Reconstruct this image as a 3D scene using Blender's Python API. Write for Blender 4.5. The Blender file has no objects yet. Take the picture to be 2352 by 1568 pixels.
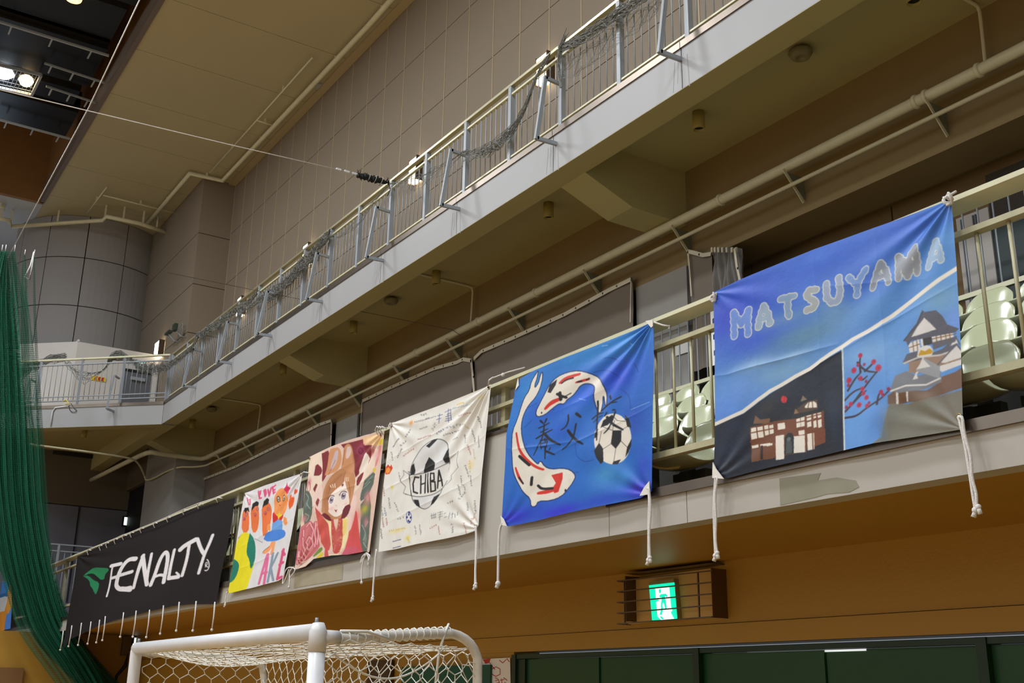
import bpy, math, random
import numpy as np
from mathutils import Vector, Matrix
random.seed(7)
rng = np.random.RandomState(5)
S = bpy.context.scene
COL = S.collection
CH = 1.64                      # eye height of the photographer above the court
# ------------------------------------------------------------------ camera
YAW, PITCH, ROLL, FPX = .572929893, .310000387, .0159184216, 2535.66148
def _axes():
    f = np.array([-math.cos(YAW)*math.cos(PITCH), math.sin(YAW)*math.cos(PITCH), math.sin(PITCH)])
    r = np.cross(f, [0, 0, 1]); r /= np.linalg.norm(r); u = np.cross(r, f)
    c, s = math.cos(ROLL), math.sin(ROLL)
    return c*r+s*u, -s*r+c*u, f
RX, UX, FX = _axes()
cam = bpy.data.cameras.new('camera'); camo = bpy.data.objects.new('camera', cam); COL.objects.link(camo)
cam.sensor_width = 36; cam.lens = FPX/2352*36; cam.clip_end = 300; cam.clip_start = .05
M = Matrix.Identity(4)
for i in range(3):
    M[i][0] = RX[i]; M[i][1] = UX[i]; M[i][2] = -FX[i]
M[2][3] = CH
camo.matrix_world = M
S.camera = camo
# ------------------------------------------------------------------ world, exposure, main lights
w = bpy.data.worlds.new('world'); S.world = w; w.use_nodes = True
w.node_tree.nodes['Background'].inputs[0].default_value = (.75, .85, 1, 1)
w.node_tree.nodes['Background'].inputs[1].default_value = .3
S.view_settings.view_transform = 'Standard'; S.view_settings.look = 'None'
S.view_settings.exposure = 0.0; S.view_settings.gamma = 1; S.view_settings.use_curve_mapping = False
def area(name, loc, sx, sy, power, color, rot=(0, 0, 0)):
    l = bpy.data.lights.new(name, 'AREA'); l.shape = 'RECTANGLE'; l.size = sx; l.size_y = sy
    l.energy = power; l.color = color
    o = bpy.data.objects.new(name, l); COL.objects.link(o); o.location = loc; o.rotation_euler = rot
    return o
LAMP_Z = 12.0+CH
for lx in (-21, -14, -7, 0):                      # rows of hall luminaires in the roof recess
    for ly in (.5, -5, -11):
        area('hall_luminaire_light', (lx, ly, LAMP_Z), 1.6, 1.0, 415, (.93, .975, 1))
area('cool_side_light', (-13, -16.7, 8.0), 26, 6, 350, (.80, .90, 1), (math.radians(80), 0, 0))  # wide cool area light before the opposite wall; no opening is modelled there

# ------------------------------------------------------------------ helpers
def ray(px, py):
    return FX + (px-1176)/FPX*RX - (py-784)/FPX*UX
def at(px, py, X=None, Y=None, Z=None):
    """world point on the plane X=, Y= or Z= seen at a pixel of the photograph"""
    d = ray(px, py)
    if X is not None: t = X/d[0]
    elif Y is not None: t = Y/d[1]
    else: t = (Z-CH)/d[2]
    p = d*t; return np.array([p[0], p[1], p[2]+CH])

def srgb(c):
    return tuple(((v/255)/12.92 if v/255 <= .04045 else ((v/255+.055)/1.055)**2.4) for v in c)
_m = {}
def mat(name, rgb, rough=.6, metal=0, var=.06, scale=3., bump=0., bscale=40., emit=None, estr=0, coat=0, spec=.5, alpha=1):
    if name in _m: return _m[name]
    m = bpy.data.materials.new(name); m.use_nodes = True; _m[name] = m
    nt = m.node_tree; N = nt.nodes; L = nt.links; b = N['Principled BSDF']
    b.inputs['Roughness'].default_value = rough; b.inputs['Metallic'].default_value = metal
    b.inputs['Specular IOR Level'].default_value = spec
    if coat: b.inputs['Coat Weight'].default_value = coat; b.inputs['Coat Roughness'].default_value = .08
    c = srgb(rgb)
    tc = N.new('ShaderNodeTexCoord'); no = N.new('ShaderNodeTexNoise')
    no.inputs['Scale'].default_value = scale; no.inputs['Detail'].default_value = 6
    L.new(tc.outputs['Object'], no.inputs['Vector'])
    mx = N.new('ShaderNodeMix'); mx.data_type = 'RGBA'
    mx.inputs[6].default_value = (*[max(0, v*(1-var*2)) for v in c], 1)
    mx.inputs[7].default_value = (*[min(1, v*(1+var*2)) for v in c], 1)
    L.new(no.outputs['Fac'], mx.inputs[0]); L.new(mx.outputs[2], b.inputs['Base Color'])
    if bump:
        n2 = N.new('ShaderNodeTexNoise'); n2.inputs['Scale'].default_value = bscale; n2.inputs['Detail'].default_value = 4
        L.new(tc.outputs['Object'], n2.inputs['Vector'])
        bp = N.new('ShaderNodeBump'); bp.inputs['Strength'].default_value = bump; bp.inputs['Distance'].default_value = .01
        L.new(n2.outputs['Fac'], bp.inputs['Height']); L.new(bp.outputs[0], b.inputs['Normal'])
    if emit:
        b.inputs['Emission Color'].default_value = (*srgb(emit), 1); b.inputs['Emission Strength'].default_value = estr
    if alpha < 1: b.inputs['Alpha'].default_value = alpha
    return m

class MB:
    def __init__(s): s.v = []; s.f = []; s.sm = []
    def add(s, vs, fs, smooth=False):
        o = len(s.v); s.v += [tuple(map(float, p)) for p in vs]; s.f += [tuple(i+o for i in f) for f in fs]; s.sm += [smooth]*len(fs); return s
    def box(s, x0, x1, y0, y1, z0, z1):
        if x0 > x1: x0, x1 = x1, x0
        if y0 > y1: y0, y1 = y1, y0
        if z0 > z1: z0, z1 = z1, z0
        v = [(x0,y0,z0),(x1,y0,z0),(x1,y1,z0),(x0,y1,z0),(x0,y0,z1),(x1,y0,z1),(x1,y1,z1),(x0,y1,z1)]
        return s.add(v, [(0,3,2,1),(4,5,6,7),(0,1,5,4),(1,2,6,5),(2,3,7,6),(3,0,4,7)])
    def bar(s, a, b, w, h, up=(0, 0, 1)):
        """rectangular bar from a to b, w across, h along up"""
        a = Vector(a); b = Vector(b); d = (b-a).normalized(); u = Vector(up)
        if abs(d.dot(u)) > .95: u = Vector((0, 1, 0))
        r = d.cross(u).normalized(); u = r.cross(d).normalized()
        v = []
        for p in (a, b):
            for i, j in ((-1,-1),(1,-1),(1,1),(-1,1)): v.append(p+r*(i*w/2)+u*(j*h/2))
        return s.add(v, [(0,1,2,3)[::-1],(4,5,6,7),(0,1,5,4),(1,2,6,5),(2,3,7,6),(3,0,4,7)])
    def path(s, pts, r, n=8, closed=False, caps=True):
        pts = [Vector(p) for p in pts]; m = len(pts)
        rs = r if hasattr(r, '__len__') else [r]*m
        vs = []; prev = None
        for i, p in enumerate(pts):
            if closed: d = pts[(i+1) % m]-pts[i-1]
            else: d = pts[min(i+1, m-1)]-pts[max(i-1, 0)]
            d.normalize()
            if prev is None:
                u = Vector((0, 0, 1)) if abs(d.z) < .9 else Vector((0, 1, 0))
            else: u = prev
            u = (u-d*u.dot(d)).normalized(); prev = u; q = d.cross(u)
            for k in range(n):
                t = 2*math.pi*k/n; vs.append(p+(u*math.cos(t)+q*math.sin(t))*rs[i])
        fs = []
        for i in range(m if closed else m-1):
            j = (i+1) % m
            for k in range(n):
                fs.append((i*n+k, i*n+(k+1) % n, j*n+(k+1) % n, j*n+k))
        if caps and not closed: fs += [tuple(range(n))[::-1], tuple((m-1)*n+k for k in range(n))]
        return s.add(vs, fs, True)
    def prism(s, poly, axis, a, b):
        """2-D polygon extruded along an axis ('X','Y','Z') from a to b"""
        n = len(poly); v = []
        for t in (a, b):
            for p, q in poly:
                v.append({'X': (t, p, q), 'Y': (p, t, q), 'Z': (p, q, t)}[axis])
        return s.add(v, [tuple(range(n)), tuple(range(n, 2*n))[::-1]] + [(i, i+n, (i+1) % n+n, (i+1) % n) for i in range(n)])
    def lathe(s, prof, c, n=20, axis='Z'):
        v = []; c = Vector(c)
        for r, h in prof:
            for k in range(n):
                t = 2*math.pi*k/n; a, b = r*math.cos(t), r*math.sin(t)
                v.append(c+Vector((a, b, h) if axis == 'Z' else ((h, a, b) if axis == 'X' else (a, h, b))))
        f = [(i*n+k, i*n+(k+1) % n, (i+1)*n+(k+1) % n, (i+1)*n+k) for i in range(len(prof)-1) for k in range(n)]
        f += [tuple(range(n))[::-1], tuple((len(prof)-1)*n+k for k in range(n))]
        return s.add(v, f, True)
    def ball(s, c, r, n=8):
        pr = [(max(r*math.sin(math.pi*i/6), 1e-4), -r*math.cos(math.pi*i/6)) for i in range(7)]
        return s.lathe(pr, c, n)
    def build(s, name, m, parent=None, bevel=0, **tags):
        me = bpy.data.meshes.new(name); me.from_pydata(s.v, [], s.f)
        me.polygons.foreach_set('use_smooth', s.sm); me.materials.append(m); me.update()
        import bmesh
        if len(s.f) < 20000:
            bm = bmesh.new(); bm.from_mesh(me); bmesh.ops.recalc_face_normals(bm, faces=bm.faces); bm.to_mesh(me); bm.free()
        o = bpy.data.objects.new(name, me); COL.objects.link(o)
        if parent is not None: link(o, parent)
        if bevel:
            bv = o.modifiers.new('b', 'BEVEL'); bv.width = bevel; bv.segments = 2; bv.limit_method = 'ANGLE'
        for k, v in tags.items(): o[k] = v
        return o
def link(o, parent):
    o.parent = parent; o.matrix_parent_inverse = Matrix.Translation(-Vector(parent.location)) if parent.type == 'EMPTY' and parent.parent is None else Matrix.Identity(4)
def thing(name, label, cat, loc=(0, 0, 0), group=None):
    o = bpy.data.objects.new(name, None); COL.objects.link(o); o.location = loc; o.empty_display_size = .1
    o['label'] = label; o['category'] = cat
    if group: o['group'] = group
    return o
def tag(o, label, cat, group=None):
    o['label'] = label; o['category'] = cat
    if group: o['group'] = group
    return o
def struct(o): o['kind'] = 'structure'; return o
def sroot(name):
    o = bpy.data.objects.new(name, None); COL.objects.link(o); o['kind'] = 'structure'; return o
def piece(src, loc, parent, sc=None):
    """a further object sharing src's mesh, shifted by loc"""
    c = src.copy(); COL.objects.link(c); c.parent = parent; c.matrix_parent_inverse = src.matrix_parent_inverse.copy()
    c.location = Vector(src.location)+Vector(loc)
    if sc: c.scale = sc
    return c
def chaikin(p, it=2):
    p = [np.array(q, float) for q in p]
    for _ in range(it):
        o = [p[0]]
        for a, b in zip(p[:-1], p[1:]): o += [a*.75+b*.25, a*.25+b*.75]
        o.append(p[-1]); p = o
    return p
ORD = 'first second third fourth fifth sixth seventh eighth ninth tenth eleventh twelfth thirteenth fourteenth fifteenth sixteenth seventeenth eighteenth nineteenth twentieth'.split()

# ------------------------------------------------------------------ materials
M_OCHRE = mat('ochre_plaster', (170, 128, 42), .55, var=.05, scale=.8, bump=.15)
M_SOFFIT2 = mat('cream_soffit_paint', (184, 172, 122), .7, var=.05, scale=.7, bump=.1)
M_FASCIA = mat('pale_grey_panel', (176, 170, 162), .5, var=.03, scale=.6, bump=.05)
M_FASCIA_U = mat('off_white_panel', (160, 159, 161), .5, var=.03, scale=.6, bump=.05)
M_PATCH = mat('bare_patch', (140, 136, 120), .8, var=.08, scale=6)
M_STEEL = mat('steel_trim', (134, 122, 112), .36, metal=1, var=.08, scale=5)
M_RAILG = mat('grey_rail_paint', (150, 156, 164), .4, var=.04)
M_RAILY = mat('cream_rail_paint', (208, 204, 172), .35, var=.08, scale=8)
M_RAILD = mat('worn_rail_paint', (178, 172, 140), .4, var=.12, scale=12)
M_WALLG = mat('taupe_wall_panel', (136, 122, 106), .7, var=.04, scale=.5, bump=.08)
M_RIB = mat('pale_joint_rib', (184, 166, 134), .5, var=.05)
M_CEIL = mat('beige_ceiling_board', (184, 172, 140), .8, var=.04, scale=.5)
M_GREY = mat('grey_stone_panel', (150, 146, 146), .7, var=.05, scale=.7, bump=.08)
M_DARKROOM = mat('dark_stand_wall', (128, 104, 70), .8, var=.05)
M_BLACK = mat('near_black', (16, 15, 15), .6, var=.1)
M_GBLACK = mat('glossy_black_duct', (14, 12, 12), .25, var=.2, scale=2, spec=.12)
M_PIPE = mat('cream_pipe_paint', (222, 214, 184), .4, var=.06, scale=6)
M_GREEN = mat('green_door_paint', (16, 70, 32), .45, var=.06, scale=1.2)
M_GREEND = mat('dark_green_frame', (10, 44, 22), .45, var=.06)
M_CURT = mat('grey_brown_curtain_cloth', (126, 114, 104), .9, var=.05, scale=1.2, bump=.2, bscale=8)
M_TAPE = mat('white_edge_tape', (214, 204, 182), .7, var=.06)
M_ROPE = mat('white_cotton_rope', (222, 218, 216), .85, var=.08, scale=60, bump=.5, bscale=200)
M_SEAT = mat('cream_glossy_seat_shell', (190, 194, 160), .16, var=.03, scale=2, coat=.6)
M_WHITE = mat('white_goal_paint', (222, 222, 226), .35, var=.05, scale=7)
M_GOALS = mat('scuffed_grey_goal_tube', (214, 210, 202), .4, var=.16, scale=14)
M_BRASS = mat('eyelet_metal', (170, 150, 110), .3, metal=1)
M_CORD = mat('white_net_cord', (226, 224, 216), .7, var=.05)
M_GNET = mat('grey_net_twine', (128, 128, 124), .9, var=.2, scale=30)
M_FLOOR = mat('varnished_court_boards', (172, 138, 84), .3, var=.08, scale=1.5)
M_WHITEWALL = mat('white_partition_paint', (206, 200, 196), .7, var=.03)
M_LAMPON = mat('lit_lamp_glass', (255, 240, 210), .4, emit=(255, 236, 200), estr=5)
M_HALLLAMP = mat('lit_hall_lamp', (255, 240, 210), .4, emit=(255, 214, 150), estr=16)
M_HALLLAMPW = mat('lit_white_hall_lamp', (255, 255, 250), .4, emit=(240, 250, 255), estr=16)
M_DOORG = mat('grey_metal_door', (96, 98, 106), .5, var=.04)
M_TEAL = mat('dark_teal_door', (46, 62, 64), .5, var=.06)
M_YEL = mat('yellow_notice', (226, 200, 30), .6, var=.04)
M_RED = mat('red_print', (190, 50, 40), .6)
M_PAPER = mat('white_paper', (235, 232, 228), .8, var=.02)
M_COVER = mat('bracket_stainless', (120, 105, 90), .35, metal=1, var=.15)

Z = lambda r: r+CH     # heights measured from the eye
YL, YU, YB = 4.5, 6.1, 7.8       # lower parapet face, upper balcony face / lower wall, column line
X0, X1 = -31.5, 3.0
# ================================================================== STRUCTURE
struct(MB().box(-34, 8, -18, 8.6, -.2, 0).build('floor', M_FLOOR))
struct(MB().box(8, 8.2, -18, 12, 0, 18).build('wall_near', mat('pale_hall_wall', (182, 186, 184), .7)))
struct(MB().box(-34, 8, -18.2, -18, 0, 18).build('wall_opposite', mat('pale_hall_wall', (182, 186, 184), .7)))
# lower wall under the stand (ochre) with a slight ledge above the doors
wl = sroot('wall_lower')
MB().box(-23.1, X1, YU, YU+.3, Z(.55), Z(1.04)).build('upper_band', M_OCHRE, wl)
MB().box(-23.1, X1, YU-.012, YU+.3, Z(.40), Z(.545)).build('ledge', M_OCHRE, wl)
MB().box(-23.1, -9.33, YU, YU+.3, 0, Z(.40)).build('lower_band', M_OCHRE, wl)
MB().box(X1-3.5, X1, YU, YU+.3, 0, Z(.40)).build('lower_band', M_OCHRE, wl)
# far cross wall below the stand
we = sroot('wall_far_lower')
MB().box(-23.5, -23.1, -18, YU+.3, 0, Z(1.01)).build('cross_wall', M_OCHRE, we)
MB().box(-23.1, -22.98, 3.0, 4.1, 0, Z(.35)).build('cupboard_recess', mat('brown_recess', (120, 84, 44), .7), we)
MB().box(-23.1, -23.05, 5.05, 5.09, 0, Z(.9)).build('joint_strip', mat('brown_recess', (120, 84, 44), .7), we)
# doors: green sliding leaves between dark frames
dj = [-9.33, -6.74, -4.23, -1.7, X1-3.5+.0]
M_STILE = M_GREEND
for i in range(3):
    d = sroot('door_%d' % (i+1))
    a, b = dj[i], dj[i+1]
    MB().box(a, a+.07, YU-.03, YU+.12, 0, Z(.375)).build('frame', M_GREEND, d)
    MB().box(a+.07, b, YU-.02, YU+.12, Z(.335), Z(.375)).build('frame_head', M_GREEND, d)
    mid = (a+.07+b)/2
    MB().box(a+.07, mid-.004, YU+.02, YU+.07, 0.01, Z(.33)).build('door_leaf', M_GREEN, d)
    MB().box(mid+.004, b, YU+.035, YU+.085, 0.01, Z(.33)).build('door_leaf', M_GREEN, d)
    if i == 0: MB().box(a+.07, a+.2, YU-.005, YU+.025, 0.01, Z(.33)).build('dark_edge_post', M_GREEND, d)
MB().box(-6.2, -5.1, YU+.03, YU+.04, Z(.318), Z(.331)).build('light_gap', mat('lit_gap', (235, 240, 240), .5, emit=(225, 235, 240), estr=.8), bpy.data.objects['door_2'])
# lower parapet
PB, PT = Z(1.015), Z(1.19)
pp = sroot('wall_parapet')
M_SOF1 = mat('ochre_soffit', (166, 122, 38), .5, var=.06, scale=.9, bump=.1)
MB().box(X0, X1, YL+.02, YU+.2, PB, PB+.06).build('soffit', M_SOF1, pp)
for i, (a, b) in enumerate([(-31.5, -23.3), (-23.3, -13.1), (-13.1, -9.32), (-5.76, -5.0), (-5.0, X1)]):
    MB().box(a+.003, b-.003, YL, YL+.14, PB-.012, PT).build('panel', M_FASCIA, pp)
for a, b in [(-9.32, -7.4), (-7.4, -5.76)]:
    MB().box(a+.003, b-.003, YL, YL+.14, PB-.012, Z(1.945)).build('panel', M_FASCIA, pp)
MB().box(-11.1, -9.9, YL-.003, YL, Z(1.03), Z(1.17)).build('stained_patch', mat('stained_panel', (158, 148, 126), .7, var=.1, scale=5), pp)
# worn patch on the parapet below the large blue banner
pts = [(1790, 1098), (1885, 1086), (1878, 1103), (1922, 1096), (1965, 1103), (1973, 1118), (1950, 1130), (1900, 1134), (1872, 1142), (1792, 1160)]
wp = [at(x, y, Y=YL-.002) for x, y in pts]
MB().prism([(p[0], p[2]) for p in wp], 'Y', YL-.002, YL).build('bare_patch', M_PATCH, pp)
tr = sroot('trim_parapet')
for a, b in [(-31.5, -9.34), (-5.77, -2.2), (-2.2, X1)]:
    MB().box(a, b-.004, YL-.02, YL+.16, PT, Z(1.25)).build('steel_capping', M_STEEL, tr)
MB().box(-9.33, -5.76, YL-.012, YL+.16, Z(1.945), Z(1.97)).build('steel_capping', M_STEEL, tr)
# stepped stand behind the parapet
st = sroot('floor_stand')
ROW = [(5.05+.74*k, Z(1.48+.40*k)) for k in range(4)]     # seat pan line of every row
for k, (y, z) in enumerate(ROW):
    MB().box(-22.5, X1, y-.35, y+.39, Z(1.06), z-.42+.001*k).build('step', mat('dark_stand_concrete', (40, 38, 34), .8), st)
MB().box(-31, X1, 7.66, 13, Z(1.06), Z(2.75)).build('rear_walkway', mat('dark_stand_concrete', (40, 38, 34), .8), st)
# beam over the column line, columns
bm_ = sroot('wall_beam')
MB().box(-25.2, X1, YB, YB+.5, Z(4.56), Z(5.75)).build('beam', mat('brown_beam_paint', (142, 120, 82), .7, var=.05, scale=.8), bm_)
MB().box(-31, X1, YB+.5, 13, Z(4.62), Z(4.8)).build('inner_ceiling', mat('brown_beam_paint', (142, 120, 82), .7), bm_)
cols = sroot('wall_columns')
M_COLM = mat('grey_column_paint', (158, 154, 150), .7, var=.03)
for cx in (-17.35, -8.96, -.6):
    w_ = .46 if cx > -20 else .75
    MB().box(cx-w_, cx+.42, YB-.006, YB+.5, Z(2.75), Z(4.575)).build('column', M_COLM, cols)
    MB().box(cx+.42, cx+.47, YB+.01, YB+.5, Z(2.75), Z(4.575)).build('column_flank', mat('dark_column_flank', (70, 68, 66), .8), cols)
# inner rear wall with panel joints
rw = sroot('wall_rear')
for k in range(18):
    a = -31+k*1.9
    MB().box(a+.008, a+1.892, 8.46, 8.6, Z(2.75), Z(4.7)).build('panel', M_DARKROOM, rw)
MB().box(-31, X1, 8.61, 8.66, Z(2.75), Z(4.7)).build('backing', M_BLACK, rw)
# ---------------------------------------------------------------- upper balcony
ub = sroot('wall_balcony_face')
ZF0, ZF1 = Z(5.30), Z(5.72)
joints = [-22.93, -20.97, -18.93, -16.88, -14.83, -12.79, -10.74, -8.70, -6.65, -4.6, -2.55, -.5, 3]
for a, b in zip(joints[:-1], joints[1:]):
    MB().box(a+.006, b-.006, YU, YU+.28, ZF0, ZF1).build('panel', M_FASCIA_U, ub)
MB().box(-22.9, X1, YU+.015, YU+.27, ZF0+.005, ZF1-.01).build('beam_core', mat('brown_beam_paint', (142, 120, 82), .7), ub)
MB().box(-22.8, X1, YU+.001, YU+.285, ZF0-.004, ZF0+.003).build('beam_underside', M_SOFFIT2, ub)
# diagonal corner of the gallery
def diag(p, q, off0, off1, z0, z1):
    p = np.array(p, float); q = np.array(q, float); d = (q-p)/np.linalg.norm(q-p); n = np.array([d[1], -d[0]])
    if n[0] > 0: n = -n           # inward (-X, +Y)
    return MB().prism([tuple(p+n*off0), tuple(q+n*off0), tuple(q+n*off1), tuple(p+n*off1)], 'Z', z0, z1)
DA, DB = (-22.95, YU), (-26.4, 2.55)
diag(DA, DB, 0, .28, ZF0, ZF1).build('panel', M_FASCIA_U, ub)
diag(DA, DB, .001, .285, ZF0-.004, ZF0+.002).build('beam_underside', M_SOFFIT2, ub)
M_STAIN = mat('faint_water_stain', (146, 144, 143), .6, var=.05, scale=9)
for x in joints[1:-2]:
    for dx, wd_, l_ in ((-.10, .012, .30), (-.05, .008, .24), (.07, .014, .34)):
        MB().prism([(x+dx, ZF1-.10), (x+dx+wd_, ZF1-.10), (x+dx*1.3+wd_*.7, ZF1-.10-l_), (x+dx*1.3, ZF1-.10-l_)], 'Y', YU-.0012, YU).build('stain', M_STAIN, ub)
tu = sroot('trim_balcony')
for a, b in zip(joints[:-1], joints[1:]):
    MB().box(a+.004, b-.004, YU-.015, YU+.2, ZF1, Z(5.79)).build('steel_capping', M_STEEL, tu)
diag(DA, DB, -.015, .2, ZF1, Z(5.79)).build('steel_capping', M_STEEL, tu)
so = sroot('ceiling_balcony_soffit')
MB().prism([(-23.2, YU+.26), (X1, YU+.26), (X1, YB+.02), (-32, YB+.02), (-32, 2.0), (-26.9, 2.0), (-26.7, 2.7)], 'Z', Z(5.70), Z(5.74)).build('soffit_board', M_SOFFIT2, so)
MB().box(-30, -22.9, YU+.02, YU+.30, Z(5.30), Z(5.7)).build('inner_beam', M_SOFFIT2, so)
for hx in (-8.73, -16.9, -.6):
    b = MB().prism([(YU+.27, Z(5.30)), (7.02, Z(5.06)), (YB, Z(5.05)), (YB, Z(5.7)), (YU+.27, Z(5.7))], 'X', hx-.22, hx+.22)
    b.build('haunched_beam', M_SOFFIT2, so)
for hx in (-24.9,):
    MB().prism([(YU+.27, Z(5.30)), (7.02, Z(5.06)), (YB, Z(5.05)), (YB, Z(5.7)), (YU+.27, Z(5.7))], 'X', hx-.22, hx+.22).build('haunched_beam', M_SOFFIT2, so)
dk = struct(MB().prism([(-23, YU+.2), (X1, YU+.2), (X1, YB), (-32, YB), (-32, 2.0), (-26.6, 2.6)], 'Z', Z(5.742), Z(5.78)).build('floor_gallery', M_SOFFIT2))
# gallery wall made of tall ribbed boards
gw = sroot('wall_gallery')
MB().box(-25.3, X1, YB+.05, YB+.2, Z(5.7), Z(12.2)).build('backing', M_RIB, gw)
zs = [5.78, 7.88, 9.42, 10.75, 12.1]
first = {}
for k in range(36):
    a = -25.0+k*.765
    for i in range(4):
        if i not in first:
            first[i] = MB().box(.008, .757, YB, YB+.06, Z(zs[i])+.006, Z(zs[i+1])-.006).build('panel', M_WALLG, gw); first[i].location.x = a
        else: piece(first[i], (a-first[i].location.x, 0, 0), gw)
rib = None
for k in range(36):
    a = -25.0+k*.765
    if rib is None:
        rib = MB().box(-.008, .008, YB-.008, YB+.05, Z(5.78), Z(12.1)).build('rib', M_RIB, gw); rib.location.x = a
    else: piece(rib, (a-rib.location.x, 0, 0), gw)
# pilaster in the far corner, three courses of large panels
pl = sroot('wall_pilaster')
zz = [5.78, 8.05, 9.28, 10.6, 12.1]
for i in range(4):
    MB().box(-31.2, -25.0, 7.0, YB+.1, Z(zz[i])+.008, Z(zz[i+1])-.008).build('panel', M_WALLG, pl)
MB().box(-31.2, -25.02, 7.02, YB+.08, Z(5.78), Z(12.1)).build('joint_backing', M_BLACK, pl)
# round stair tower clad in grey panels
tw = sroot('wall_tower')
TC, TRAD = (-31.1, 5.8), 2.02
tz = [5.7, 8.2, 9.55, 10.9, 12.1]
def arc_panel(a0, a1, z0, z1, r0, r1, n=6):
    poly = [(TC[0]+r1*math.cos(a0+(a1-a0)*i/n), TC[1]+r1*math.sin(a0+(a1-a0)*i/n)) for i in range(n+1)]
    poly += [(TC[0]+r0*math.cos(a1-(a1-a0)*i/n), TC[1]+r0*math.sin(a1-(a1-a0)*i/n)) for i in range(n+1)]
    return MB().prism(poly, 'Z', z0, z1)
STEP = math.radians(29)
for i in range(4):
    for k in range(-4, 4):
        a0 = math.radians(-16)+k*STEP
        arc_panel(a0+.006, a0+STEP-.006, Z(tz[i])+.012, Z(tz[i+1])-.012, TRAD-.1, TRAD).build('panel', M_GREY, tw)
MB().lathe([(TRAD-.03, Z(5.6)), (TRAD-.03, Z(12.1))], (TC[0], TC[1], 0), 48).build('joint_backing', M_BLACK, tw)
# white partition and far walls
wpz = Z(8.0)
wf = sroot('wall_partition')
MB().box(-27.3, -27.15, 5.0, YB, Z(5.78), wpz).build('face_panel', M_WHITEWALL, wf)
diag((-27.15, 5.0), (-29.6, 2.4), 0, .15, Z(5.78), wpz).build('face_panel', M_WHITEWALL, wf)
MB().box(-27.32, -27.13, 4.99, 5.03, wpz, wpz+.05).build('corner_cap', M_WHITE, wf)
ew = sroot('wall_far')
M_FARW = mat('bluish_white_far_wall', (186, 190, 198), .7, var=.04, scale=.6)
MB().box(-34, -33.8, -18, 2.2, Z(1), Z(18)).build('upper_wall', M_FARW, ew)
MB().box(-34, -33.8, 3.3, 13, Z(1), Z(12.3)).build('upper_wall', M_FARW, ew)
MB().box(-34, -33.8, 2.2, 3.3, Z(10.2), Z(12.3)).build('upper_wall', M_FARW, ew)
wn = sroot('window_1')
MB().box(-33.9, -33.88, 2.2, 3.3, Z(6), Z(10.2)).build('pane', mat('daylit_window_pane', (235, 245, 255), .3, emit=(205, 228, 255), estr=2.2), wn)
for z in (7.4, 8.8, 10.15): MB().box(-33.86, -33.8, 2.2, 3.3, Z(z), Z(z)+.05).build('window_bar', M_BLACK, wn)
# ceiling boards
ce = sroot('ceiling')
c0 = None
xs = [-18.13+2.045*k for k in range(-7, 11)]
for a, b in zip(xs[:-1], xs[1:]):
    ym = 4.02
    MB().box(a+.007, b-.007, ym, 7.75, Z(12.1), Z(12.16)).build('panel', M_CEIL, ce)
MB().box(-34, X1, 4.03, 8.6, Z(12.165), Z(12.3)).build('ceiling_backing', M_BLACK, ce)
MB().box(-34, -32.45, 4.02, 7.75, Z(12.1), Z(12.16)).build('panel', M_CEIL, ce)
MB().box(-34, -29.0, -18, 4.015, Z(12.1), Z(12.3)).build('panel', M_FARW, ce)
MB().box(-25.4, X1, 7.62, 7.8, Z(12.06), Z(12.12)).build('cornice', M_RIB, ce)
MB().box(-28.95, X1+5, 3.92, 4.02, Z(12.08), Z(12.5)).build('recess_lip', mat('taupe_lip', (110, 98, 92), .7), ce)
MB().box(-28.95, X1+5, 3.98, 4.1, Z(12.5), Z(16)).build('recess_side', mat('brown_recess_wall', (140, 100, 56), .7), ce)
MB().box(-29.05, -28.9, -14, 4.0, Z(12.08), Z(16)).build('recess_end', mat('brown_recess_wall', (140, 100, 56), .7), ce)
MB().box(-29, 8, -14.1, -14, Z(12.08), Z(16)).build('recess_side', mat('brown_recess_wall', (140, 100, 56), .7), ce)
MB().box(-34, 8.2, -18, -14, Z(12.1), Z(12.3)).build('opposite_strip', M_CEIL, ce)
MB().box(-29, 8, -14, 4.1, Z(15.9), Z(16.1)).build('recess_roof', mat('brown_recess_wall', (140, 100, 56), .7), ce)
MB().box(X1, 8.2, 4.02, 13, Z(12.1), Z(12.3)).build('panel', M_CEIL, ce)
MB().box(X1, X1+.2, 5.5, 13, 0, Z(12.3)).build('side_closure', M_CEIL, ce)
# lower end of the stand
le = sroot('wall_stand_end')
MB().box(-29.4, -29.2, 2.0, 8.8, Z(1.0), Z(4.35)).build('lower_panel', mat('blue_grey_end_wall', (112, 112, 124), .6, var=.03), le)
MB().box(-29.42, -29.22, 2.0, 8.8, Z(4.38), Z(5.7)).build('upper_panel', mat('brown_end_wall', (104, 92, 76), .8, var=.03), le)
MB().box(-29.19, -29.17, 5.95, 5.98, Z(2.0), Z(4.35)).build('joint', M_BLACK, le)
MB().box(-27.3, -24.85, 7.02, YB+.5, Z(1.2), Z(5.7)).build('end_pilaster', M_COLM, le)
MB().box(-29.2, -27.3, 7.05, 7.2, Z(4.86), Z(5.7)).build('flank_wall', mat('brown_end_wall', (104, 92, 76), .8), le)
MB().box(-29.2, -27.3, 7.15, 7.2, Z(1.2), Z(4.86)).build('dark_doorway', M_BLACK, le)
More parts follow.
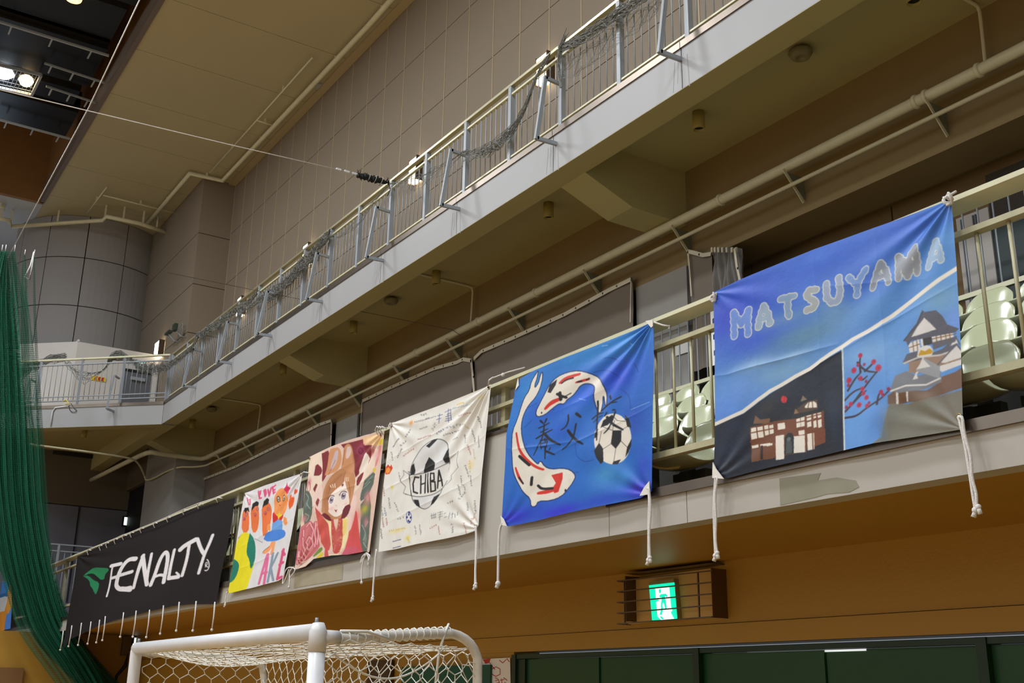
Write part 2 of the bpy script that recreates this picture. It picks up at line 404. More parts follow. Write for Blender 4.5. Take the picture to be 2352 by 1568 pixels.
# ================================================================== RAILINGS
def member(parent, name, mb, m, **k): return mb.build(name, m, parent, **k)
ur = thing('gallery_railing', 'long grey steel railing along the edge of the upper gallery', 'railing', (-12, YU+.05, Z(5.79)))
YR = YU+.08
member(ur, 'top_rail', MB().box(-22.95, X1, YR-.03, YR+.03, Z(6.815), Z(6.85)), mat('top_rail_steel', (176, 168, 140), .35, metal=.6))
member(ur, 'middle_rail', MB().box(-22.95, X1, YR-.02, YR+.02, Z(6.70), Z(6.725)), M_RAILY)
member(ur, 'bottom_rail', MB().box(-22.95, X1, YR-.02, YR+.02, Z(5.885), Z(5.905)), M_RAILY)
posts = [-6.62-1.017*k for k in range(17)]+[-6.62+1.017*k for k in range(1, 8)]
p0 = None
for x in sorted(posts, reverse=True):
    if x < -22.9: continue
    if p0 is None: p0 = MB().box(x-.028, x+.028, YR-.03, YR+.03, Z(5.79), Z(6.82)).build('post', M_RAILG, ur); px0 = x
    else: piece(p0, (x-px0, 0, 0), ur)
b0 = None
for x in posts:
    for j in range(1, 9):
        xx = x-1.017*j/9
        if xx < -22.9 or xx > -2.6: continue
        if b0 is None: b0 = MB().path([(xx, YR, Z(5.90)), (xx, YR, Z(6.70))], .007, 5).build('baluster', M_RAILG, ur); bx0 = xx
        else: piece(b0, (xx-bx0, 0, 0), ur)
# diagonal end railing of the gallery
dr = thing('corner_railing', 'short grey railing running diagonally across the far corner of the gallery', 'railing', (-24, 5, Z(5.79)))
D0 = np.array([-22.95, YR]); DD = np.array([-3.45, -3.55])/np.hypot(3.45, 3.55)
def dp(t, z): q = D0+DD*t; return (q[0], q[1], z)
member(dr, 'top_rail', MB().bar(dp(.05, Z(6.83)), dp(4.6, Z(6.83)), .06, .035), M_RAILY)
member(dr, 'middle_rail', MB().bar(dp(.05, Z(6.71)), dp(4.6, Z(6.71)), .04, .025), M_RAILG)
member(dr, 'bottom_rail', MB().bar(dp(.05, Z(5.895)), dp(4.6, Z(5.895)), .04, .02), M_RAILG)
member(dr, 'bottom_rail', MB().bar(dp(.05, Z(5.99)), dp(4.6, Z(5.99)), .03, .02), M_RAILG)
for t in (.06, 1.12, 2.12, 3.12, 4.15): member(dr, 'post', MB().bar(dp(t, Z(5.79)), dp(t, Z(6.83)), .05, .05), M_RAILG)
for k in range(38):
    member(dr, 'baluster', MB().path([dp(.12*(k+.6), Z(5.9)), dp(.12*(k+.6), Z(6.71))], .007, 4), M_RAILG)
# trapezoid net brackets
def bracket(x, yd=0):
    mb = MB()
    a = (x, YU-.01, Z(5.61)); b = (x, YU-.25, Z(5.60)); c = (x, YU-.145, Z(6.36)); d = (x, YR-.035, Z(6.35))
    return [('lower_arm', MB().bar((x, YU, Z(5.61)), b, .035, .04)), ('upright', MB().bar((x, YU-.255, Z(5.585)), (x, YU-.142, Z(6.38)), .035, .045, (0, 1, 0))), ('upper_arm', MB().bar(c, d, .035, .035))]
bxs = [-20.77, -18.75, -16.8, -14.75, -12.72, -10.68, -8.65, -6.66, -4.6]
for k, x in enumerate(bxs):
    t = thing('net_bracket', 'grey trapezoid steel bracket on the balcony face, %s one counted from the far corner' % ORD[k], 'bracket', (x, YU, Z(5.6)), 'steel net brackets along the gallery railing')
    for n, mb in bracket(x): mb.build(n, M_RAILG, t)
for k, t0 in enumerate((1.2, 3.2)):
    q = dp(t0, 0); n = np.array([.717, -.697])
    t = thing('net_bracket', 'grey steel bracket on the diagonal balcony corner, %s' % ('beside the gallery door' if k == 0 else 'half hidden by the green net'), 'bracket', (q[0], q[1], Z(5.6)))
    MB().bar((q[0]+n[0]*.05, q[1]+n[1]*.05, Z(5.61)), (q[0]+n[0]*.33, q[1]+n[1]*.33, Z(5.60)), .035, .04).build('lower_arm', M_RAILG, t)
    MB().bar((q[0]+n[0]*.33, q[1]+n[1]*.33, Z(5.6)), (q[0]+n[0]*.2, q[1]+n[1]*.2, Z(6.36)), .035, .04).build('upright', M_RAILG, t)
    MB().bar((q[0]+n[0]*.2, q[1]+n[1]*.2, Z(6.36)), (q[0], q[1], Z(6.35)), .035, .035).build('upper_arm', M_RAILG, t)
# lower railing
lr = thing('stand_railing', 'cream painted railing on top of the parapet that the banners hang from', 'railing', (-10, YL+.07, Z(1.25)))
YQ = YL+.07
member(lr, 'top_rail', MB().box(X0, X1, YQ-.07, YQ+.09, Z(2.345), Z(2.372)), M_RAILY)
member(lr, 'middle_rail', MB().box(X0, X1, YQ-.03, YQ+.03, Z(2.175), Z(2.205)), M_RAILD)
member(lr, 'bottom_rail', MB().box(X0, -9.33, YQ-.03, YQ+.03, Z(1.45), Z(1.49)), M_RAILD)
member(lr, 'bottom_rail', MB().box(-5.76, X1, YQ-.03, YQ+.03, Z(1.45), Z(1.49)), M_RAILD)
member(lr, 'bottom_rail', MB().box(-9.33, -5.76, YQ-.03, YQ+.03, Z(2.02), Z(2.05)), M_RAILD)
bl = None
xs_ = [-2.76-.1715*k for k in range(-6, 112)]
for x in xs_:
    if -9.3 < x < -5.8: continue
    if bl is None: bl = MB().path([(x, YQ, Z(1.47)), (x, YQ, Z(2.18))], .010, 8).build('baluster', M_RAILD, lr); bl0 = x
    else: piece(bl, (x-bl0, 0, 0), lr)
for x in (-6.6, -7.05, -7.5):
    MB().path([(x, YQ, Z(2.03)), (x, YQ, Z(2.18))], .012, 8).build('baluster', M_RAILD, lr)
for x in (-1.2, -7.2, -9.25, -11.5, -13.3, -15.5, -17.5, -19.5, -21.45, -22.9):
    zb = Z(1.97) if -9.3 < x < -5.8 else Z(1.25)
    MB().box(x-.03, x+.03, YQ+.0, YQ+.05, zb, Z(2.35)).build('post', M_RAILD, lr)
# thin railing at the back of the stand
rr = thing('walkway_railing', 'thin white railing on the walkway behind the rows of seats', 'railing', (-6, 7.7, Z(2.75)))
YX = 7.62
member(rr, 'top_rail', MB().box(-22, X1, YX-.02, YX+.02, Z(3.95), Z(3.98)), M_RAILY)
member(rr, 'bottom_rail', MB().box(-22, X1, YX-.02, YX+.02, Z(3.10), Z(3.14)), M_RAILY)
bb = None
for k in range(150):
    x = -1.5-.14*k
    if bb is None: bb = MB().path([(x, YX, Z(2.75)), (x, YX, Z(3.96))], .008, 5).build('baluster', M_RAILG, rr); bb0 = x
    else: piece(bb, (x-bb0, 0, 0), rr)
er = thing('end_railing', 'thin pale railing across the far end of the stand', 'railing', (-24, 4.7, Z(2)))
XE = -25.5
for z in (2.80, 2.94): MB().box(XE-.02, XE+.02, 4.72, 7.0, Z(z), Z(z)+.025).build('rail', M_RAILG, er)
for k in range(18): MB().path([(XE, 4.78+.13*k, Z(1.3)), (XE, 4.78+.13*k, Z(2.8))], .008, 4).build('baluster', M_RAILG, er)
for y in (4.9, 6.2): MB().box(XE-.03, XE+.03, y-.02, y+.02, Z(1.3), Z(2.96)).build('post', M_RAILG, er)

# ================================================================== SEATS
def seat_shell(x, y, z):
    prof = [(-.34, .045), (-.30, .0), (-.2, -.028), (-.08, -.02), (.0, .02), (.05, .10), (.075, .2), (.10, .30), (.115, .345)]
    n = 10; vs = []; fs = []
    for off in (0, 1):
        for i, (py, pz) in enumerate(prof):
            t = i/(len(prof)-1)
            w = .205*(1-.25*max(0, (t-.86)/.14)**2) * (1-.18*max(0, (.12-t)/.12)**2)
            for k in range(n+1):
                u = -1+2*k/n
                cz = .028*abs(u)**3; cy = -.03*abs(u)**3
                yy, zz = py+cy*(t > .5), pz+cz*(t <= .5)
                if t > .86: zz -= .05*abs(u)**5
                if off: yy += .012*(1 if t > .5 else 0); zz -= .012*(1 if t <= .5 else 0)
                vs.append((x+u*w, y+yy, z+zz))
    m = (n+1); L_ = len(prof)
    for o in (0, L_*m):
        for i in range(L_-1):
            for k in range(n): fs.append((o+i*m+k, o+i*m+k+1, o+(i+1)*m+k+1, o+(i+1)*m+k))
    o = L_*m
    for i in range(L_-1):
        fs.append((i*m, (i+1)*m, o+(i+1)*m, o+i*m)); fs.append((i*m+n, o+i*m+n, o+(i+1)*m+n, (i+1)*m+n))
    for k in range(n):
        fs.append((k, k+1, o+k+1, o+k)); q = (L_-1)*m; fs.append((q+k, o+q+k, o+q+k+1, q+k+1))
    return MB().add(vs, fs, True)
proto = None; SEATP = .43
M_SEATLEG = mat('dark_seat_bracket', (60, 60, 50), .5)
def first_seat(x, y, z):
    t = thing('spectator_chair', 'x', 'chair', (x, y, z))
    a = seat_shell(x, y, z).build('seat_shell', M_SEAT, t)
    md = a.modifiers.new('s', 'SUBSURF'); md.levels = 1; md.render_levels = 1
    b = MB().box(x-.16, x+.16, y-.10, y-.04, z-.09, z-.04).box(x-.03, x+.03, y-.16, y+.0, z-.40, z-.05).build('bracket', M_SEATLEG, t)
    return t
proto = None
ROWN = ['front', 'second', 'third', 'top']
for k, (y, z) in enumerate(ROW):
    a_, b_ = (-8.0, -1.5)
    xs = [-1.6-SEATP*j-.02*k for j in range(0, 42)]
    nn = 0
    for x in xs:
        s_ = x/(y)
        ok1 = -1.22 < s_ < -1.0            # gap between the two painted banners
        ok2 = -.76 < s_ < -.50             # right of the blue banner
        ok3 = (x < -9.8) and False
        if not (ok1 or ok2 or ok3): continue
        if k == 0 and x < -5.75: continue
        if proto is None: proto = first_seat(x, y, z); t = proto
        else:
            t = proto.copy(); COL.objects.link(t); t.location = (x, y, z)
            for ch in proto.children:
                c = ch.copy(); COL.objects.link(c); c.parent = t; c.matrix_parent_inverse = ch.matrix_parent_inverse.copy()
        where = 'between koi and castle banners' if ok1 else 'beyond castle banner'
        nn += 1
        t['label'] = 'cream plastic chair, %s row, %s, %s from its end' % (ROWN[k], where, ORD[nn-1] if nn <= 20 else 'last')
        t['group'] = 'cream stand seats'
# white seat glimpses beside the small banners
for i, (px, py, yy) in enumerate([(655, 1180, 5.5), (668, 1230, 5.1), (540, 1230, 5.4), (528, 1280, 5.1)]):
    q = at(px, py, Y=yy)
    t = proto.copy(); COL.objects.link(t); t.location = q
    for ch in proto.children:
        c = ch.copy(); COL.objects.link(c); c.parent = t; c.matrix_parent_inverse = ch.matrix_parent_inverse.copy()
    t['label'] = 'cream chair glimpsed %s' % ['between the two cartoon banners, upper row', 'between the two cartoon banners, lower row', 'beside the black banner, upper row', 'beside the black banner, lower row'][i]
    t['group'] = 'cream stand seats'
# ================================================================== PAINTED CLOTH BANNERS
YP = YL-.05                     # plane the cloths hang in
class Paint:
    """flat paint on a cloth, drawn in the plane Y=YP; T maps the tracing's own coordinates"""
    def __init__(s, x0, x1, z0, z1, nx, nz, base):
        s.b = (x0, x1, z0, z1); s.nx, s.nz = nx*2, nz*2
        s.im = np.zeros((s.nz, s.nx, 3), np.float32); s.im[:] = np.array(base)/255.
        s.o = (0, 0, 1.)
    def frame(s, ox, oy, sc): s.o = (ox, oy, sc)
    def px(s, P):
        ox, oy, sc = s.o; out = []
        for x, y in P:
            p = at(ox+x/sc, oy+y/sc, Y=YP)
            out.append(((p[0]-s.b[0])/(s.b[1]-s.b[0])*s.nx, (p[2]-s.b[2])/(s.b[3]-s.b[2])*s.nz))
        return np.array(out)
    def _bb(s, lo, hi):
        a = np.clip(np.floor(lo).astype(int), 0, [s.nx, s.nz]); b = np.clip(np.ceil(hi).astype(int)+1, 0, [s.nx, s.nz]); return a, b
    def _put(s, a, b, mk, col, al):
        if mk.size == 0: return
        r = s.im[a[1]:b[1], a[0]:b[0]]; k = (mk*al)[..., None]
        r[:] = r*(1-k)+np.array(col, np.float32)/255*k
    def poly(s, P, col, al=1.):
        q = s.px(P); a, b = s._bb(q.min(0), q.max(0))
        if b[0] <= a[0] or b[1] <= a[1]: return
        X, Y = np.meshgrid(np.arange(a[0], b[0])+.5, np.arange(a[1], b[1])+.5)
        m = np.zeros(X.shape, bool)
        for (x0, y0), (x1, y1) in zip(q, np.roll(q, -1, 0)):
            if y0 == y1: continue
            m ^= ((y0 > Y) != (y1 > Y)) & (X < (x1-x0)*(Y-y0)/(y1-y0)+x0)
        s._put(a, b, m.astype(np.float32), col, al)
    def line(s, P, wd, col, al=1., taper=None):
        """stroke; wd in tracing units (measured down the picture)"""
        q = s.px(P)
        e = s.px([P[0], (P[0][0], P[0][1]+1)]); uy = np.abs(e[1]-e[0])[1]+1e-6
        e = s.px([P[0], (P[0][0]+1, P[0][1])]); ux = abs((e[1]-e[0])[0])+1e-6
        sc = np.array([1/ux, 1/uy]); ws = taper if taper else [1]*len(P)
        pad = wd*max(ws)*.6/sc
        for i in range(len(q)-1):
            p0, p1 = q[i], q[i+1]
            a, b = s._bb(np.minimum(p0, p1)-pad-1, np.maximum(p0, p1)+pad+1)
            if b[0] <= a[0] or b[1] <= a[1]: continue
            X, Y = np.meshgrid((np.arange(a[0], b[0])+.5)*sc[0], (np.arange(a[1], b[1])+.5)*sc[1])
            A = p0*sc; B = p1*sc; d = B-A; L2 = d@d+1e-9
            t = np.clip(((X-A[0])*d[0]+(Y-A[1])*d[1])/L2, 0, 1)
            D = np.hypot(X-A[0]-t*d[0], Y-A[1]-t*d[1]); wl_ = wd*.5*(ws[i]+(ws[i+1]-ws[i])*t)
            s._put(a, b, np.clip(wl_-D+.5, 0, 1).astype(np.float32), col, al)
    def blob(s, x, y, rx, ry, col, al=.5, hard=0):
        q = s.px([(x, y), (x+rx, y), (x, y+ry)]); c = q[0]
        R = np.array([abs(q[1]-c)[0], abs(q[2]-c)[1]])+1e-6; k = 1.02 if hard else 2.2
        a, b = s._bb(c-R*k, c+R*k)
        if b[0] <= a[0] or b[1] <= a[1]: return
        X, Y = np.meshgrid(np.arange(a[0], b[0])+.5, np.arange(a[1], b[1])+.5)
        D = ((X-c[0])/R[0])**2+((Y-c[1])/R[1])**2
        s._put(a, b, (np.clip((1-D)*R.min()*.5+.5, 0, 1) if hard else np.exp(-D*1.2)).astype(np.float32), col, al)
    def ring(s, x, y, rx, ry, wd, col, a0=0, a1=360):
        s.line([(x+rx*math.cos(math.radians(t)), y+ry*math.sin(math.radians(t))) for t in np.linspace(a0, a1, 28)], wd, col)
    def curve(s, P, wd, col, al=1., taper=None):
        q = [tuple(p) for p in chaikin(P, 2)]
        if taper: tt = np.interp(np.linspace(0, 1, len(q)), np.linspace(0, 1, len(taper)), taper).tolist()
        else: tt = None
        s.line(q, wd, col, al, tt)
    def sample(s, X, Zv):
        im = (s.im[0::2, 0::2]+s.im[1::2, 0::2]+s.im[0::2, 1::2]+s.im[1::2, 1::2])/4
        h, w_ = im.shape[:2]
        u = np.clip((X-s.b[0])/(s.b[1]-s.b[0])*w_-.5, 0, w_-1.001); v = np.clip((Zv-s.b[2])/(s.b[3]-s.b[2])*h-.5, 0, h-1.001)
        i = u.astype(int); j = v.astype(int); fu = (u-i)[..., None]; fv = (v-j)[..., None]
        return im[j, i]*(1-fu)*(1-fv)+im[j, i+1]*fu*(1-fv)+im[j+1, i]*(1-fu)*fv+im[j+1, i+1]*fu*fv
def cloth_mat(name, rough=.6, weave=.1, spec=.3):
    m = bpy.data.materials.new(name); m.use_nodes = True; nt = m.node_tree; N = nt.nodes; L = nt.links; b = N['Principled BSDF']
    b.inputs['Roughness'].default_value = rough; b.inputs['Specular IOR Level'].default_value = spec
    a = N.new('ShaderNodeVertexColor'); a.layer_name = 'paint'
    tc = N.new('ShaderNodeTexCoord'); no = N.new('ShaderNodeTexNoise'); no.inputs['Scale'].default_value = 9; no.inputs['Detail'].default_value = 8
    L.new(tc.outputs['Object'], no.inputs['Vector'])
    hs = N.new('ShaderNodeMapRange'); hs.inputs['To Min'].default_value = .86; hs.inputs['To Max'].default_value = 1.1
    L.new(no.outputs['Fac'], hs.inputs['Value'])
    mu = N.new('ShaderNodeVectorMath'); mu.operation = 'SCALE'
    L.new(a.outputs['Color'], mu.inputs[0]); L.new(hs.outputs[0], mu.inputs['Scale']); L.new(mu.outputs[0], b.inputs['Base Color'])
    n2 = N.new('ShaderNodeTexNoise'); n2.inputs['Scale'].default_value = 30; n2.inputs['Detail'].default_value = 5
    L.new(tc.outputs['Object'], n2.inputs['Vector'])
    bp = N.new('ShaderNodeBump'); bp.inputs['Strength'].default_value = weave; bp.inputs['Distance'].default_value = .01
    L.new(n2.outputs['Fac'], bp.inputs['Height']); L.new(bp.outputs[0], b.inputs['Normal'])
    return m
def resample(P, n):
    P = np.array(P, float); d = np.r_[0, np.cumsum(np.linalg.norm(np.diff(P, axis=0), axis=1))]; t = np.linspace(0, d[-1], n)
    return np.stack([np.interp(t, d, P[:, k]) for k in range(2)], 1)
def hang(name, parent, pic, top, bottom, left, right, nx, nz, m, wr=None, folds=()):
    """cloth surface through four traced border lines (photo pixels -> plane YP)"""
    def w2(P): return [(lambda p: (p[0], p[2]))(at(x, y, Y=YP)) for x, y in P]
    T, B, Lf, Rt = resample(w2(top), nx), resample(w2(bottom), nx), resample(w2(left), nz), resample(w2(right), nz)
    u = np.linspace(0, 1, nx)[None, :, None]; v = np.linspace(0, 1, nz)[:, None, None]      # v: 0 top .. 1 bottom
    P = (1-v)*T[None]+v*B[None]+(1-u)*Lf[:, None]+u*Rt[:, None]-((1-u)*(1-v)*T[0]+u*(1-v)*T[-1]+(1-u)*v*B[0]+u*v*B[-1])
    X, Zv = P[..., 0], P[..., 1]; U = np.repeat(u[..., 0], nz, 0); V = np.repeat(v[..., 0], nx, 1)
    D = np.zeros_like(X)
    for cx, cy, ang, k, amp in (wr or []):          # tension folds fanning out of a corner
        dx = (U-cx); dy = (V-cy); r = np.hypot(dx, dy)+1e-5; th = np.arctan2(dy, dx)
        D += amp*np.cos((th-ang)*k)*np.exp(-((th-ang)/.5)**2)*np.exp(-r*2.6)*np.clip(r*9, 0, 1)
    D += .006*np.sin(U*7+V*3)+.004*np.sin(U*17-V*5+1.3)*V
    for (ax, ay, bx, by, amp, wd) in folds:          # pressed creases
        d = np.array([bx-ax, by-ay]); L_ = np.hypot(*d); nrm = np.array([-d[1], d[0]])/L_
        s_ = (U-ax)*nrm[0]+(V-ay)*nrm[1]; t = ((U-ax)*d[0]+(V-ay)*d[1])/L_**2
        D += amp*np.exp(-np.abs(s_)/wd)*np.clip(1-np.abs(t-.5)*1.9, 0, 1)**.5
    Yv = YP-D
    vs = np.stack([X, Yv, Zv], -1).reshape(-1, 3).astype(np.float32)
    idx = np.arange(nx*nz).reshape(nz, nx)
    q = np.stack([idx[:-1, :-1], idx[1:, :-1], idx[1:, 1:], idx[:-1, 1:]], -1).reshape(-1, 4)
    me = bpy.data.meshes.new(name); me.vertices.add(len(vs)); me.vertices.foreach_set('co', vs.ravel())
    me.loops.add(q.size); me.loops.foreach_set('vertex_index', q.ravel().astype(np.int32))
    me.polygons.add(len(q)); me.polygons.foreach_set('loop_start', np.arange(0, q.size, 4, dtype=np.int32))
    me.polygons.foreach_set('loop_total', np.full(len(q), 4, np.int32)); me.update(calc_edges=True)
    me.polygons.foreach_set('use_smooth', np.ones(len(q), bool))
    c = pic.sample(X, Zv).reshape(-1, 3); c = np.where(c <= .04045, c/12.92, ((c+.055)/1.055)**2.4)
    ca = me.color_attributes.new('paint', 'FLOAT_COLOR', 'POINT')
    ca.data.foreach_set('color', np.c_[c, np.ones(len(c))].astype(np.float32).ravel())
    me.materials.append(m)
    o = bpy.data.objects.new(name, me); COL.objects.link(o); link(o, parent)
    return o
def plane(px, py, off=0):
    p = at(px, py, Y=YP); return Vector((p[0], YP-off, p[2]))
def cord(parent, pts, knot=True, two=True, r=.0075, label=None):
    """tie cord hanging from an eyelet; pts traced in photo pixels"""
    P = [plane(x, y, .012) for x, y in pts]
    mb = MB(); q = [Vector(p) for p in chaikin(P, 2)]
    mb.path(q, r, 7)
    if two:
        q2 = [p+Vector((.016+.004*math.sin(i), -.004, .0)) for i, p in enumerate(q)]; q2[0] = q[0]; mb.path(q2, r, 7)
    o = mb.build('tie_cord', M_ROPE, parent)
    if knot:
        e = q[-1]; kb = MB().ball(e, r*2.1, 8)
        kb.path([e+Vector((0, 0, -.005)), e+Vector((-.012, -.003, -.03))], [r*1.3, r*1.7], 7)
        if two: kb.ball(e+Vector((.02, -.004, .012)), r*1.8, 8); kb.path([e+Vector((.02, -.004, .01)), e+Vector((.026, -.004, -.02))], [r*1.2, r*1.6], 7)
        kb.build('knot', M_ROPE, o)
    return o
def eyelet(parent, px, py):
    c = plane(px, py, .008); mb = MB()
    mb.path([c+Vector((.013*math.cos(t), 0, .013*math.sin(t))) for t in np.linspace(0, 2*math.pi, 14)[:-1]], .004, 6, closed=True)
    mb.lathe([(.0005, -.003), (.009, -.003)], c, 12, 'Y')
    return mb.build('eyelet', M_BRASS, parent)
def knot_at(parent, px, py, s=1.):
    c = plane(px, py, .015); mb = MB()
    for k in range(3):
        a = k*2.1+.4
        mb.path([c+Vector((.022*s*math.cos(t)*math.cos(a)+.004, -.012*math.sin(2*t+a)*s, .022*s*math.sin(t)-.008*k*s)) for t in np.linspace(0, 2*math.pi, 12)[:-1]], .006*s, 6, closed=True)
    mb.path([c+Vector((-.03*s, .02, .02*s)), c+Vector((0, -.01, 0)), c+Vector((.03*s, .03, .03*s))], .006*s, 6)
    return mb.build('knot', M_ROPE, parent)
def corner_patch(parent, pts):
    P = [plane(x, y, .009) for x, y in pts]
    return MB().prism([(p.x, p.z) for p in P], 'Y', YP-.018, YP-.013).build('corner_patch', mat('white_canvas_corner', (225, 220, 212), .8, bump=.2), parent)
WD = (226, 222, 216)
M_CL = cloth_mat('painted_canvas'); M_CLB = cloth_mat('painted_satin_canvas', .45, .12, .5); M_CLK = cloth_mat('black_felt_canvas', .9, .12, .15)

# ---------------------------------------------------------------- castle banner
def castle():
    t = thing('banner', 'large blue painted banner with puffy MATSUYAMA letters, night house and white castle', 'banner', (-3.9, YP, Z(2.38)), 'painted banners tied along the stand railing')
    p = Paint(-4.85, -2.95, Z(1.15), Z(2.42), 470, 420, (74, 128, 200)); p.frame(1600, 420, 1.782)
    for x, y, a, b, c, al in [(200,480,260,180,(34,72,196),.95),(520,300,300,140,(40,88,205),.9),(850,180,260,120,(42,92,200),.9),(1000,120,90,80,(58,120,205),.5),(650,420,180,90,(36,84,190),.7),
        (250,640,160,70,(36,74,200),.8),(120,560,80,90,(28,56,190),.8),(450,620,200,60,(92,134,160),.8),(330,780,200,60,(120,160,190),.8),(160,860,140,80,(100,146,220),.9),(110,930,80,50,(92,140,225),.9),
        (600,200,110,40,(84,140,228),.6),(500,300,90,30,(80,130,220),.4),(700,520,150,60,(76,132,196),.8),(850,480,120,60,(70,128,200),.6),(1000,350,110,120,(72,134,204),.8),(1040,220,60,60,(90,150,215),.7),
        (350,560,160,30,(110,145,175),.5),(560,520,70,60,(106,146,178),.6),(240,740,100,30,(170,195,215),.5),(400,700,90,16,(190,205,215),.35)]:
        p.blob(x, y, a, b, c, al)
    p.poly([(600,680),(700,620),(800,555),(900,480),(1000,405),(1075,355),(1110,1010),(600,1110)], (92, 146, 214))
    for x, y, a, b, c, al in [(700,700,120,60,(128,172,222),.8),(1000,480,90,70,(112,158,196),.9),(900,600,110,60,(80,138,206),.7),(660,1000,90,90,(104,160,232),.8),(720,860,90,70,(96,150,226),.7),(1060,560,40,60,(120,150,230),.6),(760,980,60,80,(78,130,215),.6),(830,720,60,60,(112,160,214),.6)]:
        p.blob(x, y, a, b, c, al)
    # night scene
    p.poly([(60,1000),(190,945),(300,862),(400,800),(545,712),(598,685),(605,1100),(120,1215),(60,1215)], (16, 24, 42))
    for x, y, a, b, c in [(560,950,30,110,(34,52,78)),(130,1090,60,60,(20,38,70)),(300,990,90,30,(44,30,22)),(270,1000,30,20,(70,40,26)),(440,930,60,26,(52,38,30)),(150,1000,50,30,(22,36,66)),(500,1080,60,40,(10,14,26))]: p.blob(x, y, a, b, c, .6)
    wl_ = (228, 220, 210); br = (112, 62, 36)
    p.poly([(232,985),(240,950),(262,968),(300,962),(298,985)], (120, 84, 60)); p.blob(290, 920, 30, 26, (44, 28, 24), .8)
    p.poly([(218,1000),(330,972),(410,962),(520,930),(526,1062),(395,1108),(222,1142)], br)
    for x0, y0, x1, y1 in [(222,1000,245,1048),(248,996,272,1042),(276,990,292,1032),(296,988,312,1026),(328,980,358,1008),(404,962,420,1000),(422,956,440,996),(446,948,468,970),(474,942,488,962),(492,938,508,960),(414,1010,438,1030),(448,975,466,998),(474,970,490,1000),(494,966,510,1000)]:
        p.poly([(x0,y0+4),(x1,y0-1),(x1+2,y1-3),(x0+2,y1+2)], wl_)
    for x0, y0, x1, y1 in [(222,1070,250,1084),(258,1064,300,1076),(286,1064,310,1100),(322,1030,356,1132),(390,1032,440,1104),(450,1022,478,1092)]:
        p.poly([(x0,y0+5),(x1,y0-1),(x1+2,y1-3),(x0+2,y1+2)], wl_)
    p.poly([(360,1040),(372,1022),(388,1022),(396,1040),(396,1106),(358,1112)], (24, 30, 34)); p.blob(376, 1048, 9, 9, (96, 104, 104), 1, 1); p.poly([(366,1056),(388,1056),(390,1104),(364,1108)], (70,78,78))
    p.poly([(262,1074),(270,1074),(270,1130),(260,1132)], (22, 22, 26)); p.poly([(226,1092),(256,1086),(252,1138),(222,1140)], (112, 74, 54)); p.poly([(280,1080),(312,1072),(312,1128),(276,1132)], (110, 64, 40))
    p.poly([(480,1020),(526,1004),(526,1060),(482,1076)], (118, 62, 38))
    for a, b in [((218,1024),(312,1004)),((218,1060),(316,1040)),((316,975),(322,1130)),((404,980),(440,972)),((446,960),(512,944)),((404,1004),(442,996)),((468,940),(474,1090)),((440,950),(446,1100)),((488,938),(492,1000)),((246,996),(250,1050)),((272,990),(276,1046))]: p.line([a, b], 4.5, br)
    p.poly([(404,925),(430,905),(452,890),(492,885),(494,925),(400,944)], (78, 58, 44)); p.poly([(438,914),(452,897),(476,892),(488,900),(490,918),(440,920)], wl_)
    for a, b in [((456,896),(452,918)),((470,894),(472,918))]: p.line([a, b], 3.5, br)
    p.poly([(420,895),(430,868),(448,885)], (128, 112, 92)); p.poly([(394,945),(400,922),(414,940)], (150, 110, 72)); p.line([(400,960),(430,950),(512,932)], 5, (30,26,26))
    for k in range(6): p.blob(355+6*math.cos(k), 885+8*math.sin(k*1.1), 7, 8, (206, 40, 48), .9, 1)
    p.line([(355,872),(357,900)], 2, (140, 20, 30))
    # plum branches
    dk = (58, 44, 52)
    for P_ in [[(608,890),(640,855),(680,838)],[(620,850),(650,800),(670,780)],[(640,905),(700,820),(750,760)],[(672,775),(668,735),(672,712)],[(660,735),(690,770),(740,775)],[(690,770),(722,740),(726,725)],[(610,962),(660,955),(700,920),(760,880),(795,845)],[(740,905),(745,870),(755,855)],[(612,935),(640,905),(670,872),(695,850)],[(665,800),(680,808),(700,790)]]:
        p.curve(P_, 9, dk, .95, [1, .8, .5])
    for x, y, r in [(671,706,9),(662,745,7),(645,767,11),(687,743,6),(725,732,10),(745,757,13),(672,800,9),(625,808,11),(622,828,7),(680,843,9),(695,812,6),(684,862,8),(697,878,9),(633,905,9),(668,909,10),(700,912,8),(757,856,9),(788,843,7),(765,868,7),(615,918,7),(708,900,6)]:
        p.blob(x, y, r, r*1.1, (186, 42, 78) if r > 7 else (150, 50, 90), 1, 1); p.blob(x+1, y, r*.4, r*.4, (120, 20, 50), .8)
    # castle keep
    g = (92, 92, 104); g2 = (120, 122, 130); W_ = (214, 210, 208)
    p.poly([(720,1070),(760,1040),(790,900),(860,905),(1000,870),(1110,840),(1115,1020),(720,1075)], (118, 116, 104))
    for x, y, a, b, c in [(800,960,50,60,(104,104,96)),(960,960,90,40,(136,132,120)),(1040,920,60,60,(128,120,112)),(880,1020,80,30,(128,126,120)),(1080,980,30,40,(150,140,130)),(770,1030,20,40,(90,110,130))]: p.blob(x, y, a, b, c, .6)
    p.poly([(785,905),(785,870),(820,845),(940,850),(1000,815),(1110,740),(1112,830),(1000,868),(900,895)], (112, 86, 72)); p.blob(940, 870, 60, 20, (128, 106, 88), .8); p.poly([(1005,795),(1110,755),(1112,820),(1005,860)], (120, 88, 74))
    p.poly([(818,850),(828,850),(828,905),(818,905)], W_); p.poly([(860,838),(870,836),(868,895),(862,895)], W_); p.poly([(828,852),(860,842),(862,900),(828,905)], (104, 72, 46))
    p.poly([(795,850),(815,790),(860,770),(905,790),(1000,770),(1006,815),(930,845),(830,860)], g2); p.line([(798,852),(860,830),(940,826),(1000,800)], 7, W_)
